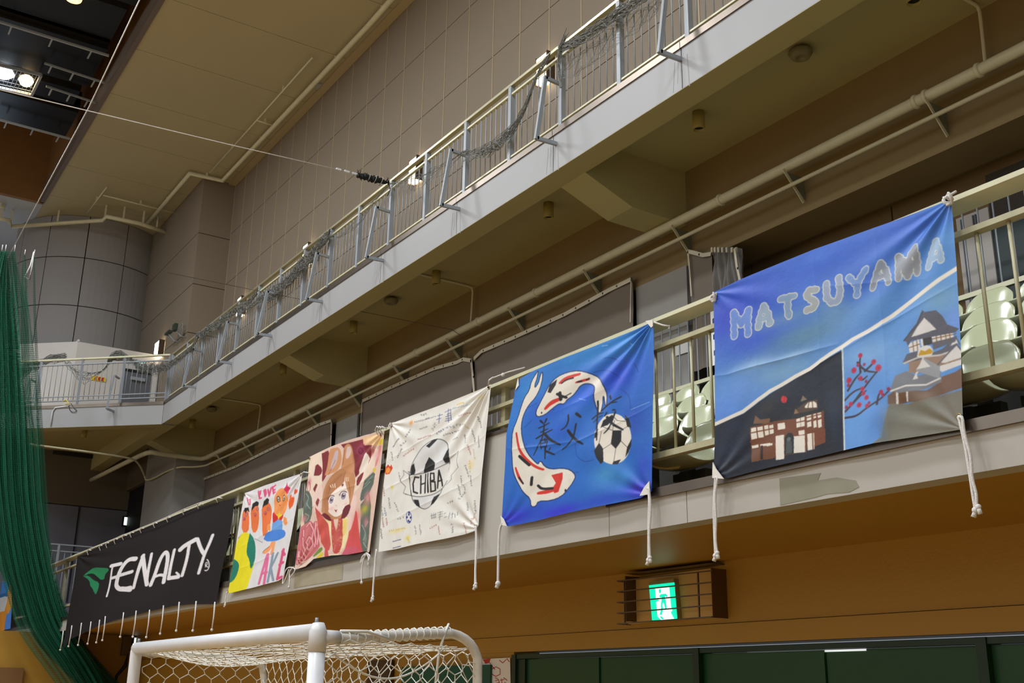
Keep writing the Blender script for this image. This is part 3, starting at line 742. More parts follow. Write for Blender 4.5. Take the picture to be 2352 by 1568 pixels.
    p.poly([(870,745),(862,700),(1005,690),(1060,660),(1085,720),(1000,760),(905,780),(870,775)], (150, 122, 104)); p.blob(1050, 700, 30, 20, (160, 130, 110), .7)
    p.poly([(845,735),(862,700),(905,690),(950,705),(1010,680),(1055,640),(1092,700),(1000,700),(930,720),(860,738)], g); p.line([(850,738),(910,715),(1000,706),(1045,690)], 7, (196,190,186))
    p.poly([(1000,735),(1068,665),(1090,690),(1092,712),(1020,738)], W_); p.poly([(1042,668),(1062,632),(1072,655)], W_); p.line([(992,745),(1066,660),(1098,700)], 6, g); p.line([(1038,668),(1062,628),(1080,662)], 5, g); p.poly([(1000,768),(1000,750),(1090,720),(1095,740),(1008,775)], W_)
    p.poly([(888,806),(930,712),(962,752),(920,760)], W_); p.poly([(886,806),(900,775),(908,800)], W_); p.poly([(900,770),(935,716),(1000,752),(1000,800),(960,790)], (150,152,158)); p.poly([(900,764),(932,722),(962,752)], W_)
    p.poly([(905,712),(912,682),(935,664),(962,668),(974,688),(968,706),(930,712)], W_); p.poly([(910,708),(922,684),(940,690),(958,678),(972,688),(966,700),(935,705)], (192, 146, 22))
    p.poly([(868,660),(915,640),(922,685),(874,695)], W_); p.poly([(930,634),(966,622),(970,660),(935,668)], (50, 44, 44)); p.poly([(920,636),(930,634),(934,668),(924,668)], W_)
    p.poly([(966,624),(1050,600),(1056,640),(972,658)], W_); p.poly([(968,655),(1068,628),(1062,650),(975,684)], g)
    for a in [(888,650),(905,646),(985,620),(1003,616),(1022,610),(1038,606)]: p.line([a, (a[0]+4, a[1]+40)], 3.5, (120, 84, 46))
    for a, b in [((870,676),(918,660)),((970,640),(1064,618))]: p.line([a, b], 3.5, (120, 84, 46))
    p.poly([(850,645),(875,610),(905,575),(928,520),(938,530),(985,522),(1010,545),(1030,580),(1076,596),(1062,612),(985,628),(880,648),(868,668),(860,650)], (84, 82, 96)); p.poly([(882,632),(908,590),(937,553),(962,575),(986,600),(940,616)], W_); p.line([(850,645),(908,580),(930,530)], 6, (64,62,72))
    # dividing white bands
    p.line([(60,995),(190,935),(300,850),(345,825),(400,790),(460,760),(545,700),(600,668),(640,640),(700,608),(800,545),(900,470),(1000,395),(1085,338)], 15, (226, 218, 208), 1)
    p.line([(598,680),(602,850),(607,1100)], 7, (206, 212, 216))
    # puffy letters
    LT = [[[(158,628),(157,585),(155,532)],[(155,532),(187,580)],[(187,580),(214,522)],[(214,522),(212,575),(214,618)]],
          [[(256,590),(262,548),(276,505)],[(276,505),(292,535),(300,572)],[(262,556),(294,550)]],
          [[(346,476),(400,462)],[(374,470),(372,520),(378,546)]],
          [[(488,437),(462,437),(448,455),(462,474),(486,484),(484,508),(452,520)]],
          [[(528,412),(532,470),(552,490),(578,480),(586,440),(578,388)]],
          [[(620,386),(640,405),(656,414)],[(656,414),(672,380),(692,350)],[(656,414),(652,455)]],
          [[(718,428),(732,375),(752,328)],[(752,328),(775,365),(788,405)],[(735,385),(775,376)]],
          [[(832,392),(826,345),(822,302)],[(822,302),(855,325),(865,348)],[(865,348),(880,290),(896,264)],[(896,264),(903,310),(903,370)],[(842,330),(866,385)],[(885,330),(868,385)]],
          [[(950,345),(962,290),(978,240)],[(978,240),(996,275),(1004,316)],[(960,312),(998,300)]]]
    fills = [(96,130,205),(140,160,185),(120,146,180),(150,156,160),(138,152,180),(104,140,200),(128,136,152),(134,138,148),(140,168,200)]
    for ps, c, wd in ((0, None, 1), (1, None, 1)):
        for L_, fc in zip(LT, fills):
            for s_ in L_:
                q = resample(s_, max(3, int(sum(math.dist(a, b) for a, b in zip(s_[:-1], s_[1:]))/9)))
                for i, (x, y) in enumerate(q):
                    r = 13.5+2.2*math.sin(i*2.4)
                    if ps == 0: p.blob(x, y, r+2.2, r+2.2, (206, 204, 196), 1, 1)
                    else: p.blob(x, y, r-1.3, r-1.3, fc, .9, 1)
    for x, y in [(275,540),(748,368),(984,282)]: p.blob(x, y, 5, 6, (206, 206, 200), 1, 1); p.blob(x, y, 2.5, 3, (70, 100, 160), 1, 1)
    cl = hang('cloth', t, p, [(1638,672),(1700,643),(1780,610),(1870,572),(1990,528),(2100,490),(2186,458)], [(1640,1092),(1668,1098),(1720,1084),(1860,1052),(2010,1018),(2150,995),(2212,985)],
        [(1638,672),(1643,800),(1643,960),(1640,1092)], [(2186,458),(2198,610),(2208,790),(2212,985)], 440, 400, M_CLB,
        [(1, 0, 2.2, 14, .016), (0, 0, .5, 12, .004), (0, 1, -.8, 12, .005), (1, 1, -2.3, 12, .007)], [(0,.47,.55,.5,.006,.012),(.4,.6,1,.38,.004,.01),(.2,0,.22,1,.003,.01),(.47,0,.5,1,.004,.01),(.72,0,.75,1,.004,.01),(.5,.2,.9,.32,.003,.02)])
    corner_patch(t, [(1642,1062),(1641,1098),(1667,1100),(1650,1078)])
    for x, y in [(1649,1091), (2205,957), (1645,680), (2178,462)]: eyelet(t, x, y)
    cord(t, [(1647,1095),(1643,1150),(1644,1220),(1647,1276)]); cord(t, [(2205,957),(2218,1010),(2230,1080),(2237,1130),(2244,1172)])
    knot_at(t, 1641, 682); knot_at(t, 2180, 457, 1.1)
castle()

# ---------------------------------------------------------------- koi banner
def koi():
    t = thing('banner', 'blue painted banner with two white and red koi, black brush characters and football', 'banner', (-6.1, YP, Z(2.38)), 'painted banners tied along the stand railing')
    p = Paint(-7.15, -5.2, Z(1.1), Z(2.42), 360, 380, (34, 104, 196)); p.frame(1100, 680, 2.45)
    for x, y, a, b, c, al in [(300,520,110,90,(48,140,206),.7),(600,330,260,80,(48,134,206),.8),(850,260,120,70,(60,148,220),.7),(780,460,140,100,(24,60,205),.8),(400,620,160,90,(34,90,206),.8),(590,560,60,50,(36,92,222),.8),
        (250,900,90,120,(26,96,196),.7),(880,700,90,110,(24,70,178),.8),(920,400,60,150,(32,96,200),.6),(600,900,140,90,(30,100,190),.7),(720,1000,90,70,(70,150,206),.8),(820,1020,60,50,(70,150,220),.5),
        (200,1240,120,50,(44,40,196),.95),(450,1210,130,36,(52,36,206),.95),(350,1190,160,60,(30,70,196),.6),(900,1090,80,50,(56,40,200),.95),(700,1150,150,40,(34,66,200),.7),(930,960,50,90,(38,60,200),.6),(200,700,60,120,(44,130,214),.6),(460,760,90,70,(30,80,200),.5),(200,1150,60,60,(24,84,190),.6),(900,860,70,30,(24,90,190),.7)]:
        p.blob(x, y, a, b, c, al)
    for P_ in [[(540,830),(545,900),(600,935),(650,920)],[(640,430),(700,410),(760,430),(800,470)],[(250,640),(300,620),(330,600)],[(700,350),(740,342),(790,370)],[(800,520),(850,560),(860,640)],[(880,380),(900,430)],[(260,740),(300,700)],[(380,620),(420,640)],[(480,1000),(560,990)],[(250,980),(245,900),(270,830)]]:
        p.curve(P_, 3, (14, 40, 120), .6)
    for P_ in [[(850,265),(860,280)],[(690,280),(720,275)],[(860,640),(965,595)],[(560,575),(600,585)]]: p.curve(P_, 3, (190, 215, 240), .7)
    W_ = (226, 218, 206); R_ = (206, 44, 30); K = (22, 20, 26)
    k1 = [(330,640),(345,610),(375,550),(400,500),(440,455),(500,428),(560,420),(620,435),(670,460),(700,500),(715,560),(715,620),(705,590),(700,560),(690,560),(690,600),(678,660),(662,640),(650,600),(648,560),(655,520),(640,495),(600,485),(565,500),(545,530),(520,560),(490,580),(475,605),(450,600),(410,630),(370,665),(335,678),(325,665)]
    k2 = [(335,425),(330,460),(315,500),(318,520),(340,490),(350,450),(360,425),(360,460),(345,520),(320,570),(285,610),(262,650),(245,700),(240,760),(250,830),(275,890),(310,930),(335,950),(345,925),(365,960),(400,975),(460,968),(510,978),(543,1010),(530,1040),(500,1080),(460,1125),(400,1148),(330,1150),(318,1180),(292,1182),(290,1140),(250,1100),(215,1040),(195,980),(190,900),(190,830),(195,760),(225,690),(245,620),(262,570),(290,530),(300,480)]
    for kk in (k1, k2): p.curve(kk+[kk[0]], 10, (20, 40, 90), .8)
    for kk in (k1, k2): p.poly([tuple(q) for q in chaikin(kk+[kk[0]], 1)], W_)
    p.poly([(388,540),(400,500),(440,468),(432,500),(405,545)], K)
    for P_, w in [([(455,488),(480,465),(520,450),(565,438)], 18), ([(375,632),(400,605),(425,590),(450,580)], 24), ([(545,485),(580,475),(615,465)], 14), ([(215,770),(225,850),(250,900),(290,940),(330,965),(360,975)], 14), ([(208,965),(225,1020),(245,1050)], 13), ([(330,1108),(380,1100),(430,1085)], 22)]: p.curve(P_, w, R_, 1, [.6, 1, .7])
    p.poly([(400,1005),(465,990),(465,1030),(445,1100),(420,1108),(412,1075),(428,1050)], R_)
    for P_, w in [([(465,490),(495,468),(530,460)], 8), ([(555,482),(575,478)], 9), ([(600,470),(615,462)], 8), ([(230,900),(255,925),(285,950)], 14), ([(300,1020),(295,1060)], 15), ([(330,1065),(350,1085),(410,1080)], 13), ([(440,550),(460,560),(490,570)], 12), ([(455,545),(460,580)], 18), ([(225,1020),(250,1055)], 8), ([(470,570),(515,545)], 5)]: p.curve(P_, w, K)
    p.poly([(310,1045),(345,1060),(325,1090),(312,1080)], K, .0); p.blob(354, 656, 4, 5, K, 1, 1); p.blob(484, 1092, 5, 8, K, 1, 1)
    p.poly([(285,435),(300,440)], K, 0) if False else None
    # ball
    ball = [(757+107*math.cos(a), 803+143*math.sin(a)) for a in np.linspace(0, 2*math.pi, 40)]
    p.poly(ball, W_)
    for P_ in [[(685,740),(700,700),(750,668),(760,690),(725,725)],[(825,668),(850,690),(864,740),(840,735)],[(752,755),(805,755),(803,815),(770,858),(742,830)],[(652,870),(678,825),(702,860),(706,930),(690,945),(665,910)],[(760,930),(800,918),(785,945),(755,946)],[(856,820),(864,800),(862,840),(845,880),(825,905),(838,850)],[(650,800),(668,790),(672,745),(655,770)]]: p.poly(P_, K)
    for P_ in [[(700,735),(752,755)],[(805,755),(838,735)],[(802,815),(838,850)],[(770,858),(762,930)],[(742,830),(702,860)],[(752,670),(780,700),(830,705)],[(752,755),(765,700)],[(678,825),(690,760)]]: p.line(P_, 2.5, (60, 56, 60))
    # brush characters
    S_ = [([(345,700),(360,715)], 10), ([(378,690),(368,712)], 10), ([(335,742),(365,728),(392,712)], 8), ([(345,765),(385,745)], 8), ([(322,800),(360,775),(410,750)], 10), ([(365,720),(358,790),(330,850),(308,895)], 9), ([(365,772),(400,810),(455,835)], 14), ([(345,810),(350,860)], 7), ([(348,812),(385,800),(380,850)], 7), ([(352,830),(380,822)], 6), ([(350,850),(378,845)], 6), ([(372,850),(370,915)], 9), ([(372,870),(420,890)], 11), ([(368,800),(372,820)], 8), ([(392,865),(402,850)], 6),
          ([(502,668),(505,700),(490,735),(462,752)], 10), ([(548,660),(572,680)], 15), ([(545,718),(530,790),(500,835),(465,862)], 10), ([(500,755),(530,800),(585,832)], 15),
          ([(632,690),(660,665),(700,655)], 9), ([(664,590),(662,700),(664,810)], 11), ([(660,690),(640,710)], 7), ([(672,680),(695,670)], 6), ([(690,642),(740,600),(805,565)], 11), ([(735,560),(745,580)], 12), ([(720,655),(710,675)], 10), ([(745,600),(780,595)], 8), ([(755,640),(770,640)], 9), ([(770,650),(750,700),(735,740),(705,772)], 10), ([(722,680),(750,720),(815,752)], 14)]
    for P_, w in S_: p.curve(P_, w, (18, 20, 34), .93, [.9, 1, .8, .55])
    # kinked white areas where paint is missing at the edge
    cl = hang('cloth', t, p, [(1196,868),(1230,850),(1300,820),(1400,780),(1460,757),(1502,738)], [(1153,1196),(1165,1208),(1230,1196),(1300,1178),(1390,1160),(1470,1143),(1497,1128)],
        [(1196,868),(1185,890),(1176,940),(1164,1000),(1160,1080),(1153,1196)], [(1502,738),(1503,830),(1500,980),(1497,1128)], 300, 330, M_CLB,
        [(1, 0, 2.45, 18, .022), (0, 1, -.9, 12, .006), (1, 1, -2.4, 12, .008)], [(0,.5,.55,.58,.005,.012),(.3,.62,1,.5,.004,.012),(.4,.1,.42,1,.003,.01),(.7,.2,.72,1,.003,.01),(.35,.35,.75,.3,.003,.02)])
    corner_patch(t, [(1487,738),(1504,735),(1504,750),(1500,753)]); corner_patch(t, [(1154,1185),(1157,1206),(1168,1208),(1161,1192)]); corner_patch(t, [(1496,1105),(1497,1135),(1474,1139),(1484,1120)])
    MB().prism([(lambda q: (q.x, q.z))(plane(x, y)) for x, y in [(1192,868),(1194,885),(1186,896),(1188,886)]], 'Y', YP-.01, YP-.006).build('corner_patch', mat('white_canvas_corner', (225, 220, 212), .8), t)
    for x, y in [(1160,1200), (1488,1121), (1498,742)]: eyelet(t, x, y)
    cord(t, [(1158,1200),(1150,1215),(1148,1270),(1147,1340)], two=False, r=.010); cord(t, [(1490,1122),(1495,1140),(1493,1200),(1493,1286)])
    mb = MB(); a = plane(1135, 872); b = plane(1210, 845)
    mb.path([a+Vector((0, -.02, .01)), (a+b)/2+Vector((0, -.02, .012)), b+Vector((0, -.02, .0))], .006, 6); mb.ball(plane(1163, 862, .03), .016, 8); mb.path([plane(1127, 884, .02), plane(1131, 874, .03), plane(1140, 868, .03)], .007, 6)
    mb.path([plane(1504, 740, .01), plane(1515, 745, -.03), plane(1532, 747, -.03), plane(1528, 752, -.03)], .006, 6)
    mb.build('tie_cord', M_ROPE, t)
koi()

# ---------------------------------------------------------------- white signed banner
def ballbanner():
    t = thing('banner', 'white signed banner with black and white football and a CHIBA ribbon', 'banner', (-8.2, YP, Z(2.38)), 'painted banners tied along the stand railing')
    p = Paint(-9.25, -7.2, Z(1.1), Z(2.42), 330, 330, WD); p.frame(850, 850, 2.9576)
    K = (34, 32, 34); r_ = random.Random(3)
    inks = [(70, 72, 76), (90, 90, 94), (60, 72, 110), (150, 70, 60), (176, 150, 60), (88, 88, 90), (110, 140, 150)]
    def scrib(x, y, ang, n, h, col, al=.75, wd=1.9):
        a = math.radians(ang); dx, dy = math.cos(a), math.sin(a)
        for i in range(n):
            cx, cy = x+dx*i*h*1.05, y+dy*i*h*1.05
            for _ in range(3):
                q = [(cx+r_.uniform(-.45, .45)*h, cy+r_.uniform(-.5, .5)*h) for _ in range(3)]
                p.curve(q, wd, col, al)
    spots = [(310,352,-14,9,11,1),(350,305,-14,3,14,0),(560,260,-14,12,12,6),(590,230,-12,4,14,4),(600,310,-14,8,12,3),(520,390,-8,3,22,2),(590,372,-8,3,16,1),(420,400,-60,3,20,0),(450,430,-35,4,16,2),
             (160,520,-55,8,9,0),(190,590,-60,6,12,1),(215,510,-40,3,18,5),(250,450,-60,4,16,0),(330,470,-20,8,11,3),(235,580,-40,6,14,3),(150,560,80,5,12,1),(500,440,-18,9,13,0),(560,470,-20,4,12,1),
             (670,510,75,6,12,3),(700,400,80,8,12,0),(740,320,75,6,13,0),(640,440,80,5,12,1),(705,540,80,6,12,4),(740,450,85,8,10,1),(650,650,70,6,14,0),(620,720,85,5,13,0),(600,780,80,6,12,0),(680,620,85,5,16,4),(690,720,85,6,12,1),
             (95,800,85,5,12,3),(130,870,85,6,12,1),(170,900,70,5,14,1),(80,930,85,5,13,5),(85,1000,85,7,10,3),(75,1080,85,6,11,0),(110,1010,85,5,10,3),(190,1010,-20,3,16,0),(130,1090,-10,8,14,4),(250,1140,60,3,14,4),
             (300,1060,80,5,12,1),(330,1050,80,6,12,1),(410,1070,-20,4,14,3),(470,1060,80,6,10,3),(560,1050,85,4,16,0),(640,1040,80,8,11,3),(680,1040,-60,5,16,3),(715,890,85,8,11,0),(660,900,85,5,12,1),(340,400,-20,6,9,1),(380,330,-14,7,10,1),(640,350,60,6,10,4),(610,870,-50,4,16,0),(530,900,-20,3,16,0),(200,700,80,5,12,1),(640,780,80,4,16,1),(100,940,80,4,14,2)]
    for x, y, a, n, h, c in spots: scrib(x, y, a, n, h, inks[c], .42)
    p.line([(150,1163),(207,1149)], 4, (50, 60, 110)); p.line([(150,1208),(205,1194)], 4, (50, 60, 110))
    for P_ in [[(410,990),(455,980)],[(415,1005),(455,995)],[(420,975),(422,1010)],[(435,972),(437,1008)],[(448,970),(450,1005)],[(465,970),(500,960)],[(470,985),(500,975)],[(485,960),(480,1020)],[(470,1000),(500,990)],[(510,975),(520,970)],[(512,1000),(530,995)],[(545,965),(540,1010)],[(552,980),(568,975)],[(560,965),(562,1005)],[(575,975),(580,1000)],[(592,960),(590,985)]]: p.line(P_, 3, (90, 96, 104), .9)
    for a in [(500,290),(540,280)]:
        pass
    for P_ in [[(455,310),(490,300)],[(470,295),(465,360)],[(450,335),(480,325)],[(505,285),(545,265)],[(520,300),(545,290)],[(510,315),(545,305)],[(510,330),(545,322)],[(505,345),(548,335)],[(528,262),(527,350)],[(545,265),(545,335)]]: p.line(P_, 4, (70, 80, 130), .85)
    for x, y in [(285, 357)]: p.blob(x, y, 13, 14, (240, 150, 70), .9)
    p.poly([(100,690),(108,660),(125,640),(140,655),(148,640),(158,665),(150,680),(135,705),(110,708)], (206, 66, 40)); p.poly([(108,695),(112,670),(128,658),(142,672),(138,692),(122,702)], (236, 150, 60)); p.blob(155, 795, 9, 14, (226, 196, 60), .8); p.blob(180, 1090, 60, 14, (228, 206, 90), .45); p.blob(255, 1140, 14, 18, (230, 204, 70), .8); p.blob(690, 640, 26, 34, (226, 190, 90), .4); p.blob(760, 185, 18, 10, (226, 196, 90), .5); p.blob(610, 225, 26, 8, (230, 180, 80), .5)
    # big ball
    cx, cy = 400, 690
    ball = [(450,466),(490,470),(515,495),(535,550),(538,620),(528,680),(505,760),(480,835),(440,890),(400,930),(370,944),(340,935),(300,905),(280,870),(270,800),(268,730),(278,660),(300,600),(340,540),(380,500),(420,474)]
    p.poly(ball, (214, 212, 212)); p.curve(ball+[ball[0]], 3.2, K)
    for P_ in [[(380,515),(430,468),(455,468),(405,528)],[(400,590),(443,632),(436,676),(358,700),(370,640)],[(498,600),(520,545),(535,530),(537,622),(512,632)],[(276,712),(280,650),(298,632),(306,680),(300,708)],[(290,878),(325,880),(338,928),(312,920)],[(410,915),(430,860),(470,838),(462,862),(430,905)]]: p.poly(P_, K)
    rib_ = [(275,712),(400,690),(530,625),(545,620),(550,640),(553,700),(520,760),(500,800),(400,850),(330,858),(280,850)]
    p.poly([(275,712),(360,698),(440,680),(530,628),(536,640),(520,720),(498,800),(430,842),(360,858),(285,848),(265,790)], (222, 218, 214))
    p.curve([(275,712),(360,698),(440,676),(530,628)], 3, K); p.curve([(235,840),(300,858),(360,858),(430,842),(500,800),(525,750)], 3, K); p.line([(265,700),(268,790),(275,850)], 3, K)
    p.line([(536,606),(598,548),(590,610),(606,660),(552,712),(555,740),(520,780)], 2.6, (90, 88, 90)); p.line([(275,715),(228,680),(232,710),(207,750),(240,790),(225,835),(270,850)], 2.6, (90, 88, 90)); p.line([(258,690),(280,695)], 3, K)
    for L_ in [[[(324,728),(300,725),(286,770),(290,825),(318,835)]], [[(337,715),(340,835)],[(372,705),(370,832)],[(338,775),(372,765)]], [[(390,700),(392,828)]], [[(410,698),(410,825)],[(410,700),(435,700),(436,745),(412,752)],[(412,755),(440,758),(440,815),(410,825)]], [[(455,800),(470,680)],[(470,680),(492,785)],[(460,755),(486,745)]]]:
        for s_ in L_: p.line(s_, 9.5, (30, 28, 26))
    # small blue ball
    p.ring(261, 999, 17, 39, 3, (60, 70, 140))
    for x, y in [(262,980),(250,998),(272,1000),(258,1022),(264,965),(266,1030)]: p.blob(x, y, 5, 8, (40, 50, 130), 1, 1)
    hang('cloth', t, p, [(897,973),(940,957),(1000,934),(1060,911),(1100,896),(1129,882)], [(870,1267),(910,1260),(960,1248),(1020,1238),(1070,1226),(1092,1218),(1099,1205)],
        [(897,973),(890,1040),(880,1130),(870,1267)], [(1129,882),(1121,960),(1109,1080),(1099,1205)], 220, 270, M_CL,
        [(1, 0, 2.3, 20, .028), (0, 0, .6, 16, .010), (1, 1, -2.3, 16, .014)], [(0,.53,1,.36,.007,.012),(.1,.78,1,.62,.005,.012),(.0,.3,.8,.14,.005,.012),(.47,.1,.49,1,.004,.012),(.8,.2,.72,.8,.004,.03)])
    for x, y in [(900,978), (1124,890), (1094,1209), (867,1262)]: eyelet(t, x, y)
    cord(t, [(867,1262),(864,1290),(861,1330),(858,1374)]); cord(t, [(1094,1209),(1097,1225),(1095,1290),(1094,1345)])
    knot_at(t, 899, 976, .8)
ballbanner()

# ---------------------------------------------------------------- girl banner
def girl():
    t = thing('banner', 'pink and maroon painted banner with a large-eyed girl with tall brown hair ears', 'banner', (-10, YP, Z(2.38)), 'painted banners tied along the stand railing')
    p = Paint(-11.3, -9.0, Z(1.05), Z(2.42), 280, 300, (222, 190, 176)); p.frame(500, 980, 3.92)
    mar = (128, 44, 52); crm = (236, 214, 196); hair = (190, 134, 92); skin = (240, 224, 216); pink = (206, 98, 110); grn = (92, 104, 96); yel = (216, 190, 56)
    for P_, c in [([(820,260),(1010,200),(960,480),(870,700),(780,880),(740,900)], crm), ([(940,240),(1020,205),(990,420),(960,480),(940,500),(950,360)], mar), ([(870,440),(890,320),(950,380),(930,440)], mar), ([(1110,160),(1380,90),(1400,180),(1330,470),(1250,540),(1240,450),(1210,300)], mar), ([(1300,95),(1460,60),(1490,100),(1470,180),(1380,160),(1310,170)], (236, 196, 150)),
                 ([(1400,190),(1460,200),(1430,330),(1380,420),(1260,560),(1210,600),(1225,470),(1290,400),(1380,300)], crm), ([(1360,250),(1330,220),(1310,300),(1260,420),(1300,430),(1370,300)], (240, 226, 214)), ([(1290,420),(1320,400),(1290,500),(1250,540),(1245,470)], mar),
                 ([(780,560),(850,600),(860,760),(830,860),(770,900)], grn), ([(1330,480),(1430,380),(1400,560),(1300,680),(1280,640)], grn), ([(1290,700),(1400,560),(1350,1150),(1300,1160),(1280,1000),(1290,850)], grn), ([(1400,380),(1435,360),(1410,430)], yel), ([(1460,120),(1500,100),(1490,170),(1460,160)], yel), ([(1460,170),(1490,160),(1440,340),(1410,370)], (216, 130, 130)),
                 ([(750,900),(860,830),(910,1000),(920,1090),(800,1200),(700,1250),(720,1060)], (206, 116, 122)), ([(690,1270),(720,1230),(840,1180),(930,1060),(950,1150),(870,1200),(760,1260),(700,1285)], (226, 200, 190)), ([(850,1165),(930,1070),(945,1110),(870,1170)], (110, 140, 60)), ([(870,1200),(940,1110),(950,1160),(880,1210)], yel)]: p.poly([tuple(q) for q in chaikin(P_+[P_[0]], 1)], c)
    for x, y, a, b, c, al in [(1360,640,30,60,(226,150,150),.9),(1280,790,30,50,(224,150,146),.9),(1340,860,24,50,(214,130,140),.8),(830,500,20,40,(206,120,130),.9),(780,830,30,40,(214,140,140),.8),(1330,740,40,50,(206,190,60),.7),(1290,210,40,60,(150,50,90),.8),(1400,220,20,40,(160,60,60),.8),(900,640,24,60,(232,190,180),.9),(800,700,20,30,(130,140,140),.6),(1330,1010,18,60,(150,160,150),.6),(1440,260,18,40,(230,170,180),.8)]: p.blob(x, y, a, b, c, al)
    p.ring(1285, 215, 32, 44, 7, (150, 60, 96)); p.ring(1285, 215, 16, 24, 6, (104, 30, 50)); p.ring(1350, 650, 24, 60, 5, (190, 110, 120)); p.ring(825, 540, 15, 44, 5, (170, 90, 100))
    for P_ in [[(800,600),(830,640),(800,690),(840,740)],[(790,780),(830,800),(800,850)],[(1310,560),(1380,490)],[(1330,520),(1400,440)],[(1300,880),(1340,960),(1310,1020)],[(1310,1040),(1340,1090)],[(1330,900),(1360,850)]]: p.curve(P_, 4, (196, 206, 196), .8)
    # letters at the lower corner
    for s_ in [[(715,1230),(730,1120),(745,1230)],[(722,1190),(742,1190)],[(760,1200),(775,930)],[(800,900),(835,860),(860,930),(850,1060),(815,1110),(795,1040),(820,990),(845,1010)],[(875,1080),(880,860)],[(895,1060),(905,900)],[(765,1000),(785,1190)]]:
        p.line(s_, 24, (190, 84, 98)); p.line(s_, 11, (232, 176, 178))
    # dress, body
    for P_, c in [([(900,560),(945,500),(940,720),(880,800),(860,640)], (236, 206, 196)), ([(880,720),(960,830),(990,880),(1020,1120),(940,1090),(900,900)], (200, 84, 76)), ([(960,830),(1100,800),(1200,820),(1190,960),(1130,1130),(1030,1150),(1000,900)], (236, 220, 168)), ([(1010,830),(1120,800),(1140,900),(1120,1120),(1060,1150),(1030,1110)], (190, 76, 72)), ([(940,900),(965,900),(985,1090),(1000,1190),(965,1215),(955,1130),(970,1060)], (196, 80, 78)),
                 ([(1030,800),(1090,790),(1075,950),(1040,870)], (226, 196, 176)), ([(1200,830),(1250,700),(1280,1000),(1310,1160),(1110,1190),(1170,1060)], (210, 84, 84)), ([(1100,1190),(1180,1060),(1290,1100),(1305,1165)], (202, 90, 104)), ([(1130,830),(1180,830),(1160,960),(1130,1000)], (232, 206, 120)), ([(1000,1150),(1110,1140),(1080,1185),(990,1200)], (236, 222, 190)), ([(1190,640),(1260,600),(1240,800),(1190,960),(1170,900)], (232, 200, 190))]: p.poly([tuple(q) for q in chaikin(P_+[P_[0]], 1)], c)
    for x, y, a, b, c, al in [(1070,1000,36,90,(206,110,96),.6),(1240,900,30,110,(206,70,66),.6),(1190,1130,60,30,(196,90,120),.6),(940,960,16,70,(216,90,70),.6)]: p.blob(x, y, a, b, c, al)
    for k in range(26): p.blob(1030+rng.rand()*110, 860+rng.rand()*260, 5, 6, (226, 170, 150), .8)
    for x, y in [(1095,850),(1090,880),(1110,1000),(1110,1030)]: p.curve([(x-12,y),(x+12,y-6),(x+8,y+12)], 4, (220, 180, 100))
    # hair, ears
    for P_, c in [([(930,760),(945,600),(980,500),(1040,420),(1130,360),(1210,330),(1240,460),(1220,600),(1180,760),(1120,830),(960,830)], hair), ([(965,440),(990,360),(1010,200),(1050,190),(1100,180),(1120,300),(1080,400),(1000,430)], (206, 146, 104)), ([(1110,370),(1125,260),(1135,170),(1190,140),(1220,250),(1235,380),(1220,430)], (200, 140, 100)), ([(1060,220),(1090,200),(1075,320),(1030,390),(1010,380)], (200, 178, 184)), ([(1160,180),(1190,170),(1200,230),(1170,290),(1145,280)], (214, 186, 178)),
                 ([(985,640),(1010,540),(1090,480),(1150,470),(1180,560),(1190,680),(1150,760),(1060,820),(1000,780),(975,720)], skin)]: p.poly([tuple(q) for q in chaikin(P_+[P_[0]], 2)], c)
    p.poly([tuple(q) for q in chaikin([(950,700),(970,560),(1030,480),(1120,400),(1160,450),(1120,520),(1060,560),(1010,610),(990,680),(1000,760),(960,780)], 1)], (180, 122, 84)); p.poly([(1130,430),(1230,430),(1215,600),(1185,690),(1170,580)], (196, 140, 98))
    for P_ in [[(1000,560),(1060,480),(1110,430)],[(980,640),(1010,540)],[(1170,460),(1190,560),(1185,640)],[(1060,300),(1000,430)],[(1140,200),(1125,340)],[(1210,240),(1235,400)],[(1140,400),(1130,480)]]: p.curve(P_, 5, (146, 92, 66), .8)
    for x in (1010, 1028, 1046): p.line([(x, 510+ (1046-x)*.4),(x+6, 545)], 7, (238, 214, 196))
    for x in (1140, 1158, 1174): p.line([(x, 455),(x+2, 488)], 6, (236, 212, 190))
    p.blob(1020, 735, 22, 16, (236, 180, 174), .7); p.blob(1150, 690, 18, 14, (236, 180, 174), .7)
    for cx, cy, sx in [(1020,655,1), (1130,618,1)]:
        p.blob(cx, cy, 30, 36, (238, 234, 236), 1, 1); p.blob(cx, cy+4, 20, 30, (150, 130, 150), 1, 1); p.blob(cx, cy-2, 11, 18, (84, 60, 76), 1, 1); p.blob(cx+5, cy-12, 6, 8, (240, 240, 245), 1, 1); p.blob(cx-4, cy+20, 8, 7, (200, 200, 220), .9)
        p.curve([(cx-32, cy+2),(cx-20, cy-30),(cx+8, cy-42),(cx+28, cy-30)], 6, (96, 56, 54)); p.line([(cx-28, cy-12),(cx-38, cy-8)], 3, (80, 44, 44))
    p.poly([(1045,742),(1060,750),(1072,740),(1060,770)], (150, 40, 44)); p.blob(1124, 524, 10, 12, (120, 70, 60), 1, 1); p.curve([(1060,705),(1068,712)], 3, (190, 140, 130))
    for P_ in [[(930,790),(960,770),(1000,800),(1020,850),(980,840)],[(1110,830),(1130,720),(1190,690),(1200,730),(1160,820)]]: p.poly([tuple(q) for q in chaikin(P_+[P_[0]], 1)], (112, 36, 44))
    p.ring(1160, 760, 22, 34, 6, (90, 40, 60)); p.poly([(865,560),(890,510),(905,520),(880,590)], (130, 50, 60)); p.poly([(885,680),(905,640),(920,660),(900,720)], (140, 60, 66))
